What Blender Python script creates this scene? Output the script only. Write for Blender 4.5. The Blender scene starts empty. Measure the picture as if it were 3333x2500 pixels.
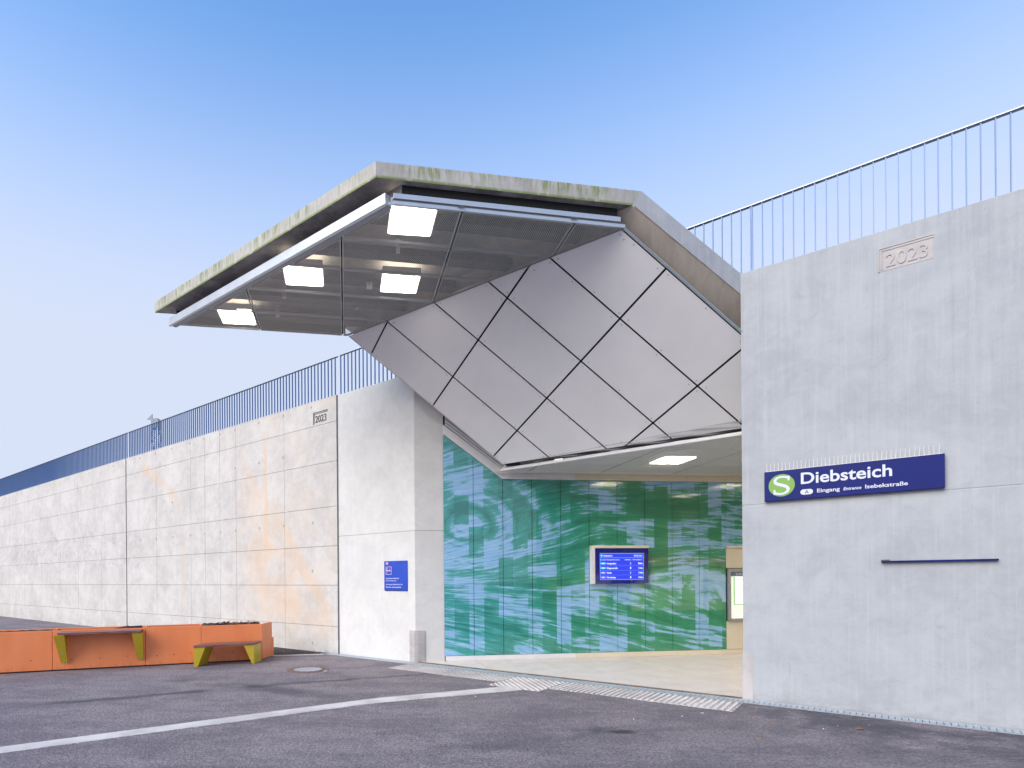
import bpy, math, random
from mathutils import Vector, Matrix
rnd = random.Random(7)
SC = bpy.context.scene
COL = SC.collection

# ------------------------------------------------------------------ camera
ROLL = 0.0075
cam_d = bpy.data.cameras.new('camera')
cam = bpy.data.objects.new('camera', cam_d); COL.objects.link(cam)
cam_d.sensor_fit = 'HORIZONTAL'; cam_d.sensor_width = 36.0
cam_d.lens = 1875.0 / 3333.0 * 36.0
cam_d.shift_x = (1666.5 - 1340.0) / 3333.0
cam_d.shift_y = (1883.0 - 1250.0) / 3333.0
cam_d.clip_start = 0.05; cam_d.clip_end = 3000
cs, sn = math.cos(ROLL), math.sin(ROLL)
cam.matrix_world = Matrix(((cs, sn, 0, 0), (0, 0, -1, 0), (-sn, cs, 0, 1.7), (0, 0, 0, 1)))
SC.camera = cam

# ------------------------------------------------------------------ sky, sun, exposure
SUN_EL, SUN_DIR = 34.0, Vector((-0.78, -0.62, 0)).normalized()      # sun behind the camera, a little to the left
w = bpy.data.worlds.new('World'); SC.world = w; w.use_nodes = True
nt = w.node_tree; nt.nodes.clear()
sky = nt.nodes.new('ShaderNodeTexSky'); sky.sky_type = 'NISHITA'; sky.sun_disc = False
sky.sun_elevation = math.radians(SUN_EL)
sky.sun_rotation = math.atan2(SUN_DIR.x, SUN_DIR.y)
sky.air_density = 0.7; sky.dust_density = 0.5; sky.ozone_density = 8.0; sky.altitude = 20
bg = nt.nodes.new('ShaderNodeBackground'); bg.inputs[1].default_value = 0.15
ow = nt.nodes.new('ShaderNodeOutputWorld')
# thin morning haze: the sky pales evenly towards the horizon, all the way round
tc = nt.nodes.new('ShaderNodeTexCoord'); sx = nt.nodes.new('ShaderNodeSeparateXYZ'); mr = nt.nodes.new('ShaderNodeMapRange')
mr.interpolation_type = 'SMOOTHSTEP'
for i_, v_ in zip((1, 2, 3, 4), (0.34, 0.765, 1.0, 0.0)): mr.inputs[i_].default_value = v_
mxs = nt.nodes.new('ShaderNodeMix'); mxs.data_type = 'RGBA'
nt.links.new(tc.outputs['Generated'], sx.inputs[0]); nt.links.new(sx.outputs[2], mr.inputs[0]); nt.links.new(mr.outputs[0], mxs.inputs[0])
tint = nt.nodes.new('ShaderNodeMix'); tint.data_type = 'RGBA'; tint.blend_type = 'MULTIPLY'; tint.inputs[0].default_value = 1
tint.inputs[7].default_value = (0.80, 0.95, 0.86, 1); nt.links.new(sky.outputs[0], tint.inputs[6]); nt.links.new(tint.outputs[2], mxs.inputs[6]); mxs.inputs[7].default_value = (1.28, 1.43, 1.78, 1)
nt.links.new(mxs.outputs[2], bg.inputs[0]); nt.links.new(bg.outputs[0], ow.inputs[0])
sd = bpy.data.lights.new('sun', 'SUN'); sd.energy = 1.16; sd.angle = math.radians(50); sd.color = (1.0, 0.91, 0.80)
sun = bpy.data.objects.new('sun', sd); COL.objects.link(sun)
tosun = (SUN_DIR * math.cos(math.radians(SUN_EL)) + Vector((0, 0, math.sin(math.radians(SUN_EL)))))
sun.rotation_euler = tosun.to_track_quat('Z', 'Y').to_euler(); sun.location = tosun * 60
vs = SC.view_settings
vs.view_transform = 'Standard'; vs.look = 'None'; vs.gamma = 1; vs.use_curve_mapping = False
vs.exposure = 1.84

# ------------------------------------------------------------------ frames of reference
# e1: along the facade to the right; e2: along the passage; N: into the facade; M: out of the green wall
E1 = Vector((0.7717, -0.6360, 0)); E2 = Vector((0.99243, 0.12279, 0)); N = Vector((0.6360, 0.7717, 0))
M = Vector((0.12279, -0.99243, 0)); UP = Vector((0, 0, 1)); O = Vector((-0.0258, 11.695, 0))
CQ = 0.688                                                           # cos of the angle between e1 and e2
def P(s, t, z): return O + E1 * s + E2 * t + UP * z                  # oblique plan coordinates
def F(s, d, z): return O + E1 * s - N * d + UP * z                   # on the facade, d metres proud of it
GO = O + E1 * 0.14
def G(t, p, z): return GO + E2 * t + M * p + UP * z                  # on the green wall, p metres proud of it

# ------------------------------------------------------------------ mesh helper
class MB:
    def __init__(s): s.v = []; s.f = []
    def add(s, vs_, fs):
        b = len(s.v); s.v += [Vector(x) for x in vs_]; s.f += [tuple(b + i for i in f) for f in fs]; return s
    def pp(s, o, a, b, c):                                           # parallelepiped from corner o
        a, b, c, o = Vector(a), Vector(b), Vector(c), Vector(o)
        if a.cross(b).dot(c) < 0: a, b = b, a
        return s.add([o, o+a, o+a+b, o+b, o+c, o+a+c, o+a+b+c, o+b+c],
                     [(0,3,2,1),(4,5,6,7),(0,1,5,4),(1,2,6,5),(2,3,7,6),(3,0,4,7)])
    def box(s, x0, y0, z0, x1, y1, z1): return s.pp((x0,y0,z0),(x1-x0,0,0),(0,y1-y0,0),(0,0,z1-z0))
    def prism(s, pts, ext):                                          # polygon extruded by a vector
        pts = [Vector(p) for p in pts]; ext = Vector(ext); n = len(pts)
        nv = Vector((0,0,0))
        for i in range(n): nv += (pts[i]-pts[0]).cross(pts[(i+1) % n]-pts[0])
        if nv.dot(ext) > 0: pts.reverse()
        return s.add(pts + [p+ext for p in pts],
                     [tuple(range(n)), tuple(range(2*n-1, n-1, -1))] + [((i+1) % n, i, n+i, n+(i+1) % n) for i in range(n)])
    def tube(s, a, b, r0, r1=None, n=6):
        a, b = Vector(a), Vector(b); r1 = r0 if r1 is None else r1
        d = (b-a).normalized(); x = d.orthogonal().normalized(); y = d.cross(x)
        vs_ = [a + (x*math.cos(2*math.pi*i/n)+y*math.sin(2*math.pi*i/n))*r0 for i in range(n)] + \
              [b + (x*math.cos(2*math.pi*i/n)+y*math.sin(2*math.pi*i/n))*r1 for i in range(n)]
        return s.add(vs_, [tuple(range(n-1, -1, -1)), tuple(range(n, 2*n))] + [(i, (i+1) % n, n+(i+1) % n, n+i) for i in range(n)])
    def build(s, name, mat, parent=None, origin=None, uv=(None, None), bevel=0, kind=None):
        if origin is None:
            if parent is not None: origin = ROOTS.get(parent.name, Vector((0,0,0)))
            else:
                xs = [v.x for v in s.v]; ys = [v.y for v in s.v]; zs = [v.z for v in s.v]
                origin = Vector(((min(xs)+max(xs))/2, (min(ys)+max(ys))/2, min(zs)))
        origin = Vector(origin)
        me = bpy.data.meshes.new(name); me.from_pydata([v-origin for v in s.v], [], s.f); me.update()
        U = uv[0] or E1; V = uv[1] or UP
        ul = me.uv_layers.new(name='uv')
        for l in me.loops:
            q = s.v[l.vertex_index] - O; ul.data[l.index].uv = (q.dot(U), q.dot(V))
        me.materials.append(mat)
        ob = bpy.data.objects.new(name, me); COL.objects.link(ob)
        if parent is not None:
            ob.parent = parent; ob.location = origin - ROOTS.get(parent.name, Vector((0,0,0)))
        else: ob.location = origin
        ROOTS[ob.name] = origin
        if bevel:
            m = ob.modifiers.new('bevel', 'BEVEL'); m.width = bevel; m.segments = 2; m.limit_method = 'ANGLE'
        if kind: ob['kind'] = kind
        return ob
ROOTS = {}
def empty(name, loc, label, cat, group=None):
    o = bpy.data.objects.new(name, None); COL.objects.link(o); o.location = Vector(loc); o.empty_display_size = 0.2
    ROOTS[o.name] = Vector(loc); tag(o, label, cat, group); return o
def tag(o, label, cat, group=None):
    o['label'] = label; o['category'] = cat
    if group: o['group'] = group
    return o
def inst(src, parent, world_from_src, name=None):                    # a copy of a part, moved by a vector
    c = src.copy(); c.name = name or src.name.split('.')[0]; COL.objects.link(c); c.parent = parent
    c.location = src.location + Vector(world_from_src); ROOTS[c.name] = ROOTS[src.name] + Vector(world_from_src)
    return c

# ------------------------------------------------------------------ shader expression helper
class X:
    def __init__(s, t, sock): s.t = t; s.k = sock
    def _m(s, op, *o, clamp=False):
        n = s.t.nodes.new('ShaderNodeMath'); n.operation = op; n.use_clamp = clamp
        for i, q in enumerate((s,) + o):
            if isinstance(q, X): s.t.links.new(q.k, n.inputs[i])
            else: n.inputs[i].default_value = q
        return X(s.t, n.outputs[0])
    def __add__(s, o): return s._m('ADD', o)
    __radd__ = __add__
    def __sub__(s, o): return s._m('SUBTRACT', o)
    def __rsub__(s, o): return (s * -1) + o
    def __mul__(s, o): return s._m('MULTIPLY', o)
    __rmul__ = __mul__
    def __truediv__(s, o): return s._m('DIVIDE', o)
    def abs(s): return s._m('ABSOLUTE')
    def floor(s): return s._m('FLOOR')
    def sin(s): return s._m('SINE')
    def sqrt(s): return s._m('SQRT')
    def frac(s): return s._m('FRACT')
    def lt(s, o): return s._m('LESS_THAN', o)
    def gt(s, o): return s._m('GREATER_THAN', o)
    def max(s, o): return s._m('MAXIMUM', o)
    def min(s, o): return s._m('MINIMUM', o)
    def ss(s, a, b, c=0.0, d=1.0):
        n = s.t.nodes.new('ShaderNodeMapRange'); n.interpolation_type = 'SMOOTHSTEP'
        s.t.links.new(s.k, n.inputs[0])
        if a > b: a, b, c, d = b, a, d, c
        for i, q in zip((1, 2, 3, 4), (a, b, c, d)): n.inputs[i].default_value = q
        return X(s.t, n.outputs[0])
class Mat:
    def __init__(s, name):
        s.m = bpy.data.materials.new(name); s.m.use_nodes = True; s.t = s.m.node_tree
        s.b = s.t.nodes['Principled BSDF']; s.out = s.t.nodes['Material Output']
    def uv(s):
        n = s.t.nodes.new('ShaderNodeUVMap'); n.uv_map = 'uv'
        q = s.t.nodes.new('ShaderNodeSeparateXYZ'); s.t.links.new(n.outputs[0], q.inputs[0])
        return X(s.t, q.outputs[0]), X(s.t, q.outputs[1])
    def pos(s):
        n = s.t.nodes.new('ShaderNodeNewGeometry')
        q = s.t.nodes.new('ShaderNodeSeparateXYZ'); s.t.links.new(n.outputs['Position'], q.inputs[0])
        return X(s.t, q.outputs[0]), X(s.t, q.outputs[1]), X(s.t, q.outputs[2])
    def vec(s, *c):
        n = s.t.nodes.new('ShaderNodeCombineXYZ')
        for i, q in enumerate(c):
            if isinstance(q, X): s.t.links.new(q.k, n.inputs[i])
            else: n.inputs[i].default_value = q
        return X(s.t, n.outputs[0])
    def noise(s, v, scale, detail=4, rough=0.55, dist=0.0):
        n = s.t.nodes.new('ShaderNodeTexNoise'); s.t.links.new(v.k, n.inputs['Vector'])
        n.inputs['Scale'].default_value = scale; n.inputs['Detail'].default_value = detail
        n.inputs['Roughness'].default_value = rough; n.inputs['Distortion'].default_value = dist
        return X(s.t, n.outputs[0])
    def voro(s, v, scale, feat='F1'):
        n = s.t.nodes.new('ShaderNodeTexVoronoi'); n.feature = feat; s.t.links.new(v.k, n.inputs['Vector'])
        n.inputs['Scale'].default_value = scale; return X(s.t, n.outputs['Distance'])
    def white(s, v):
        n = s.t.nodes.new('ShaderNodeTexWhiteNoise'); n.noise_dimensions = '3D'; s.t.links.new(v.k, n.inputs['Vector'])
        return X(s.t, n.outputs['Value'])
    def mix(s, a, b, f):
        n = s.t.nodes.new('ShaderNodeMix'); n.data_type = 'RGBA'; n.clamp_factor = True
        for q, i in ((f, 0), (a, 6), (b, 7)):
            if isinstance(q, X): s.t.links.new(q.k, n.inputs[i])
            elif i == 0: n.inputs[i].default_value = q
            else: n.inputs[i].default_value = (*q, 1)
        return X(s.t, n.outputs[2])
    def set(s, color=None, rough=0.8, metal=0.0, spec=0.5, bump=None, bstr=0.3, bdist=0.01, coat=0.0, coat_r=0.03):
        def put(name, val):
            if isinstance(val, X): s.t.links.new(val.k, s.b.inputs[name])
            elif isinstance(val, tuple): s.b.inputs[name].default_value = (*val, 1)
            else: s.b.inputs[name].default_value = val
        if color is not None: put('Base Color', color)
        put('Roughness', rough); put('Metallic', metal); put('Specular IOR Level', spec)
        put('Coat Weight', coat); put('Coat Roughness', coat_r)
        if bump is not None:
            n = s.t.nodes.new('ShaderNodeBump'); n.inputs['Strength'].default_value = bstr; n.inputs['Distance'].default_value = bdist
            s.t.links.new(bump.k, n.inputs['Height']); s.t.links.new(n.outputs[0], s.b.inputs['Normal'])
        return s.m
    def emit(s, color, strength):
        if isinstance(color, X): s.t.links.new(color.k, s.b.inputs['Emission Color'])
        else: s.b.inputs['Emission Color'].default_value = (*color, 1)
        s.b.inputs['Emission Strength'].default_value = strength; return s.m

def plain(name, col, rough=0.5, metal=0.0, coat=0.0, var=0.06, scale=6.0, spec=0.5):
    m = Mat(name); x, y, z = m.pos(); v = m.vec(x, y, z)
    n = m.noise(v, scale, 5) * 0.6 + m.noise(v, scale*12, 3) * 0.4
    dark = tuple(c*(1-var*2) for c in col); lite = tuple(min(1, c*(1+var)) for c in col)
    return m.set(m.mix(dark, lite, n.ss(0.3, 0.7)), rough=n.ss(0.3, 0.7, rough-0.05, rough+0.05), metal=metal, coat=coat, spec=spec)
def glow(name, col, strength, base=(0.02, 0.02, 0.02)):
    m = Mat(name); m.set(base, rough=0.4); return m.emit(col, strength)

# ---- concrete
def concrete(name, lo, hi, stain=None, speck=0.5, streak=0.25, rough=0.85, marks=None):
    m = Mat(name); u, v = m.uv(); px, py, pz = m.pos(); p3 = m.vec(px, py, pz)
    cloud = m.noise(m.vec(u, v, 0), 0.9, 6, 0.62, 0.4)
    cloud2 = m.noise(m.vec(u, v, 3), 4.5, 6, 0.65, 0.6)
    fine = m.noise(p3, 60, 3, 0.6)
    strk = m.noise(m.vec(u*9, v*0.35, 5), 1.6, 4, 0.6)
    f = cloud*0.45 + cloud2*0.35 + strk*streak*0.4 + fine*0.12
    c = m.mix(lo, hi, f.ss(0.36, 0.66))
    pore = m.voro(m.vec(u, v, 0), 17); gate = m.noise(m.vec(u, v, 9), 2.3, 3)
    pf = pore.ss(0.05, 0.10, 1, 0) * gate.ss(0.52, 0.62) * speck
    c = m.mix(c, tuple(q*0.5 for q in lo), pf)
    patch = m.noise(m.vec(u, v, 21), 1.7, 7, 0.75, 1.2)                # greyer scuffed patches
    c = m.mix(c, tuple(q*0.84 for q in lo), patch.ss(0.58, 0.78)*0.5)
    if stain: c = stain(m, c, u, v)
    return m.set(c, rough=rough, spec=0.3, bump=cloud2*0.5 + fine*0.35 - pf, bstr=0.35, bdist=0.006)

def rust(m, c, u, v):
    wob = m.noise(m.vec(u*0.6, v*0.5, 0), 1.5, 4) - 0.5
    fib = m.noise(m.vec(u*16, v*0.5, 0), 2.0, 4, 0.7)
    org, yel = (0.62, 0.42, 0.26), (0.50, 0.41, 0.24)
    def band(uu, c0, wd): return ((uu - c0 + wob*0.12).abs()).ss(wd, 0.0)
    s1 = band(u, -4.77, 0.11) * v.ss(1.9, 2.6) * v.ss(5.6, 5.0) * fib.ss(0.25, 0.62)
    s1b = band(u, -4.45, 0.45) * v.ss(2.3, 3.6) * fib.ss(0.5, 0.75) * 0.6
    s2 = band(u, -8.9, 0.13) * v.ss(0.5, 0.9) * v.ss(3.4, 2.6) * fib.ss(0.3, 0.7) * 0.8
    d = (v - (u + 3.7)*-1.28 - 2.50 + wob*0.5) * 0.62                  # a run of rusty water down the slope
    s3 = d.abs().ss(0.30, 0.0) * u.ss(-4.7, -3.8) * u.ss(-2.15, -2.6) * fib.ss(0.15, 0.6) * 0.55
    fan = d.ss(0.05, -0.15) * u.ss(-6.4, -4.6) * u.ss(-2.12, -2.5) * v.ss(0.0, 1.1) * (m.noise(m.vec(u, v, 4), 1.1, 5, 0.6).ss(0.30, 0.62)) * 0.62
    g0 = m.noise(m.vec(u, v, 14), 1.3, 5, 0.65).ss(0.35, 0.6)
    d4 = (v - (u + 11.4)*-0.62 - 5.5 + wob*0.5) * 0.8
    s4 = d4.abs().ss(0.28, 0.0)*g0 * u.ss(-11.9, -11.3) * u.ss(-8.7, -9.3) * 0.5
    top = v.ss(5.05, 5.85) * fib.ss(0.52, 0.72) * m.noise(m.vec(u, 0, 2), 0.9, 3).ss(0.42, 0.6) * 0.85
    c = m.mix(c, yel, top)
    c = m.mix(c, (0.60, 0.50, 0.40), m.noise(m.vec(u, v, 31), 0.5, 4).ss(0.45, 0.65)*u.ss(-7.5, -2.5)*0.35)
    for k in (s1, s1b, s2, s3, fan, s4): c = m.mix(c, org, k*0.8)
    g = m.noise(m.vec(u, v*1.4, 8), 2.2, 8, 0.75)
    dirty = (u.ss(-10.7, -12.2) * v.ss(1.7, 2.5) * v.ss(4.2, 3.2)) * g.ss(0.46, 0.66)
    dirty2 = ((u+6.5).abs().ss(0.55, 0.2)) * ((v-4.0).abs().ss(1.0, 0.3)) * g.ss(0.45, 0.68) * 0.5
    c = m.mix(c, (0.30, 0.31, 0.33), dirty*0.45 + dirty2*0.5)
    damp = v.ss(0.55, 0.0) * g.ss(0.40, 0.62) * 0.35
    return m.mix(c, (0.30, 0.27, 0.22), damp)

def moss(m, c, u, v):                                                # canopy edge: algae runs from the top and along the drip edge
    fib = m.noise(m.vec(u*7, v*1.2, 0), 2.0, 5, 0.7); patch = m.noise(m.vec(u, v, 2), 0.8, 3)
    run = fib.ss(0.42, 0.62) * patch.ss(0.32, 0.55) * v.ss(6.62, 6.88)
    drip = v.ss(6.745, 6.705) * m.noise(m.vec(u*3, 0, 0), 1.5, 3).ss(0.3, 0.5)
    c = m.mix(c, (0.30, 0.27, 0.22), fib.ss(0.5, 0.75)*0.2)
    return m.mix(c, (0.17, 0.22, 0.05), (run*0.85 + drip*1.0).min(0.92))

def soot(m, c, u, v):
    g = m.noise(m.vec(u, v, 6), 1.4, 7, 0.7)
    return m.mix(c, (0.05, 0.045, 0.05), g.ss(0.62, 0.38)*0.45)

m_left = concrete('cast_concrete_weathered', (0.44, 0.42, 0.40), (0.585, 0.56, 0.535), stain=rust, speck=0.8)
m_pier = concrete('cast_concrete_smooth', (0.53, 0.525, 0.515), (0.64, 0.63, 0.615), speck=0.35)
def streaks(m, c, u, v):
    fib = m.noise(m.vec(u*14, v*0.4, 3), 1.6, 5, 0.7)
    c = m.mix(c, (0.27, 0.275, 0.29), fib.ss(0.50, 0.72)*v.ss(1.0, 5.8)*0.38)
    c = m.mix(c, (0.46, 0.47, 0.49), fib.ss(0.48, 0.30)*0.30)
    scuff = m.noise(m.vec(u*1.0, v*1.6, 12), 2.4, 8, 0.8)
    c = m.mix(c, (0.24, 0.245, 0.26), scuff.ss(0.58, 0.70)*v.ss(2.6, 1.2)*0.35)
    return m.mix(c, (0.26, 0.25, 0.245), v.ss(0.28, 0.0)*scuff.ss(0.40, 0.60)*0.5)
m_right = concrete('cast_concrete_dimmed', (0.315, 0.33, 0.355), (0.395, 0.41, 0.43), speck=0.6, stain=streaks)  # pier's concrete, darker and bluer: the wall's dimmer light is in the colour
m_slab_edge = concrete('canopy_edge_concrete', (0.36, 0.345, 0.325), (0.51, 0.485, 0.455), stain=moss, speck=1.0)
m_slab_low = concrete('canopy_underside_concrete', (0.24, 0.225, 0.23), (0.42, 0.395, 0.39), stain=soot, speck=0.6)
m_slab_slope = concrete('canopy_slope_concrete', (0.37, 0.325, 0.28), (0.56, 0.50, 0.44), speck=1.0)
m_guard = concrete('corner_infill_concrete', (0.33, 0.31, 0.31), (0.48, 0.45, 0.44), speck=0.5)
m_joint = plain('joint_sealant', (0.16, 0.17, 0.18), 0.7)
m_groove = plain('dark_groove', (0.12, 0.12, 0.12), 0.9)
m_seam = plain('faint_joint', (0.36, 0.355, 0.36), 0.9)
m_void = plain('dark_void', (0.012, 0.012, 0.012), 0.9)
m_hole = plain('tie_hole_plug', (0.33, 0.325, 0.32), 0.8)
m_galv = plain('galvanised_steel', (0.47, 0.50, 0.54), 0.42, metal=0.75, var=0.12, scale=20)
m_rail = plain('railing_sky_tinted', (0.145, 0.235, 0.43), 0.45, metal=0.10, var=0.04)  # galvanised bars in shade; their blue sky reflection is put into this colour
m_railtop = plain('railing_rail', (0.42, 0.45, 0.50), 0.4, metal=0.4)
m_alu = plain('aluminium_trim', (0.50, 0.53, 0.57), 0.36, metal=0.55, var=0.03)
m_white = plain('white_fascia', (0.66, 0.65, 0.66), 0.4, var=0.02)
m_beige = plain('beige_enamel', (0.66, 0.60, 0.48), 0.35, coat=0.3, var=0.02)
m_grey = plain('grey_profile', (0.30, 0.33, 0.37), 0.5, var=0.03)
m_yellow = plain('mustard_steel', (0.58, 0.42, 0.02), 0.42, coat=0.2, var=0.04)
m_rust = plain('edge_angle', (0.20, 0.14, 0.10), 0.8, var=0.3)
m_soil = plain('soil', (0.055, 0.04, 0.03), 0.95, var=0.5, scale=14)
m_black = plain('black_plastic', (0.02, 0.022, 0.025), 0.5)
m_leaf = plain('dry_leaf', (0.30, 0.13, 0.05), 0.8, var=0.4)
m_butt = plain('cigarette_filter', (0.55, 0.26, 0.09), 0.8, var=0.2)
m_paper = plain('pale_scrap', (0.72, 0.70, 0.66), 0.8)
m_navy = plain('sign_navy', (0.004, 0.011, 0.125), 0.42, coat=0.12, spec=0.15, var=0.05)
m_blue = plain('sign_blue', (0.01, 0.055, 0.44), 0.35, coat=0.3, var=0.04)
m_letter = plain('sign_white', (0.56, 0.58, 0.66), 0.5, var=0.01)
m_green = plain('logo_green', (0.145, 0.32, 0.04), 0.4, var=0.02)
m_red = plain('pictogram_red', (0.75, 0.05, 0.05), 0.4, var=0.02)
m_pink = plain('logo_red_rim', (0.75, 0.20, 0.18), 0.4, var=0.02)
m_spike = plain('clear_spike', (0.75, 0.72, 0.68), 0.35, var=0.02)
m_glass_black = plain('screen_bezel', (0.005, 0.008, 0.20), 0.12, coat=0.6, var=0.02)
m_bark = plain('bark', (0.10, 0.085, 0.07), 0.9, var=0.3)
m_iron = plain('cast_iron', (0.23, 0.15, 0.12), 0.7, metal=0.2, var=0.4, scale=30)

def slope_panel():
    m = Mat('soffit_panel_enamel'); x, y, z = m.pos(); n = m.noise(m.vec(x, y, z), 1.2, 4)
    return m.set(m.mix((0.74, 0.735, 0.745), (0.79, 0.785, 0.79), n.ss(0.3, 0.7)), rough=0.32, metal=0.15, coat=0.0,
                 bump=m.noise(m.vec(x, y, z), 0.9, 1), bstr=0.05, bdist=0.02)
m_panel = slope_panel()
def orange():
    m = Mat('orange_powder_coat'); x, y, z = m.pos(); n = m.noise(m.vec(x, y, z*0.4), 2.5, 5)
    d = m.noise(m.vec(x*3, y*3, z*0.7), 5, 4)
    c = m.mix((0.78, 0.225, 0.075), (0.84, 0.26, 0.095), n.ss(0.3, 0.7))
    c = m.mix(c, (0.55, 0.16, 0.06), z.ss(0.18, 0.0)*d.ss(0.4, 0.7)*0.6)
    return m.set(c, rough=0.45, coat=0.1)
m_orange = orange()
def wood():
    m = Mat('red_hardwood'); x, y, z = m.pos()
    a = x*0.9 + y*0.4; b = y*0.9 - x*0.4
    n = m.noise(m.vec(a*1.0, b*22, z*22), 1.8, 5, 0.6)
    return m.set(m.mix((0.13, 0.045, 0.035), (0.27, 0.12, 0.10), n.ss(0.3, 0.7)), rough=0.42, spec=0.6, bump=n, bstr=0.3, bdist=0.003)
m_wood = wood()

def asphalt_mat():
    m = Mat('asphalt'); x, y, z = m.pos(); v = m.vec(x, y, 0)
    big = m.noise(v, 0.35, 5, 0.6, 0.4); mid = m.noise(m.vec(x*0.7, y*1.5, 0), 1.4, 6, 0.65, 0.5)
    grain = m.noise(v, 34, 5, 0.85); stones = m.voro(v, 55)
    f = big*0.4 + mid*0.5 + m.noise(v, 8, 5, 0.8)*0.45 - 0.175
    c = m.mix((0.180, 0.150, 0.165), (0.305, 0.257, 0.262), f.ss(0.40, 0.60))
    c = m.mix(c, (0.045, 0.042, 0.055), grain.ss(0.56, 0.40)*0.78)
    c = m.mix(c, (0.42, 0.38, 0.40), stones.ss(0.34, 0.12)*grain.ss(0.42, 0.60)*0.75)
    u = (x - O.x)*E1.x + (y - O.y)*E1.y; d = ((x - O.x)*N.x + (y - O.y)*N.y)*-1
    # darker asphalt towards the foot of the right-hand wall, pale scuffs in it
    dark_foot = u.ss(4.6, 7.0)*d.ss(3.2, 0.3)*m.noise(m.vec(x, y, 7), 1.2, 5, 0.65).ss(0.33, 0.55)
    c = m.mix(c, (0.045, 0.044, 0.058), dark_foot*0.8)
    c = m.mix(c, (0.26, 0.25, 0.27), u.ss(5.2, 7.0)*m.noise(m.vec(x*1.2, y*5, 3), 2.6, 4).ss(0.60, 0.70)*0.6)
    wob = (m.noise(v, 1.3, 5, 0.7) - 0.5)
    fade = m.noise(m.vec(x, y, 11), 0.9, 3).ss(0.34, 0.55)
    def seam(c, p0, p1, wd, k):                                      # paving seams laid down in the surface
        p0 = Vector(p0); p1 = Vector(p1); t_ = (p1-p0).normalized(); L = (p1-p0).length; n_ = Vector((-t_.y, t_.x))
        dd = (x - p0.x)*n_.x + (y - p0.y)*n_.y + wob*0.5; al = (x - p0.x)*t_.x + (y - p0.y)*t_.y
        return m.mix(c, (0.042, 0.042, 0.055), dd.abs().ss(wd, wd*0.12)*al.ss(-0.3, 0.4)*al.ss(L+0.5, L-0.3)*fade*k)
    c = seam(c, (-5.2, 7.9), (-2.0, 9.4), 0.20, 0.75); c = seam(c, (-2.0, 9.4), (0.6, 10.35), 0.13, 0.7)
    c = seam(c, (-4.1, 9.9), (-1.2, 8.4), 0.36, 0.6); c = seam(c, (0.6, 5.7), (2.6, 6.6), 0.20, 0.85)
    blot = ((x-2.3)*(x-2.3)*1.2 + (y-6.32)*(y-6.32)*4.5).sqrt() + wob*0.35
    c = m.mix(c, (0.035, 0.030, 0.030), blot.ss(0.24, 0.06)*0.85)
    return m.set(c, rough=(big*0.2 + 0.66), spec=0.35, bump=grain*0.5 + stones*0.5 + mid*0.2, bstr=0.9, bdist=0.014)
m_asph = asphalt_mat()
def paint_mat():
    m = Mat('tactile_white_plastic'); x, y, z = m.pos(); v = m.vec(x, y, 0)
    n = m.noise(v, 30, 5, 0.7); b = m.noise(v, 2.0, 4)
    c = m.mix((0.52, 0.47, 0.45), (0.72, 0.68, 0.65), b.ss(0.3, 0.7))
    return m.set(m.mix(c, (0.20, 0.17, 0.16), n.ss(0.60, 0.70)*0.6), rough=0.7, bump=n, bstr=0.3, bdist=0.003)
m_paint = paint_mat()
def paint_base():
    m = Mat('tactile_white_worn'); x, y, z = m.pos(); v = m.vec(x, y, 0)
    n = m.noise(v, 38, 4, 0.75); k = m.noise(v, 1.1, 3)
    c = m.mix((0.62, 0.57, 0.55), (0.17, 0.14, 0.13), (n + k*0.4).ss(0.60, 0.74)*0.9)
    return m.set(c, rough=0.8, bump=n, bstr=0.4, bdist=0.004)
m_paintb = paint_base()
def tile_mat():
    m = Mat('passage_tile'); x, y, z = m.pos(); v = m.vec(x, y, 0)
    n = m.noise(v, 2.5, 6, 0.6); g = m.noise(v, 130, 3, 0.7)
    c = m.mix((0.60, 0.53, 0.49), (0.67, 0.60, 0.56), n.ss(0.3, 0.7))
    return m.set(m.mix(c, (0.24, 0.19, 0.15), g.ss(0.62, 0.72)*0.4), rough=0.42, spec=0.5)
m_tile = tile_mat()

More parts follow.
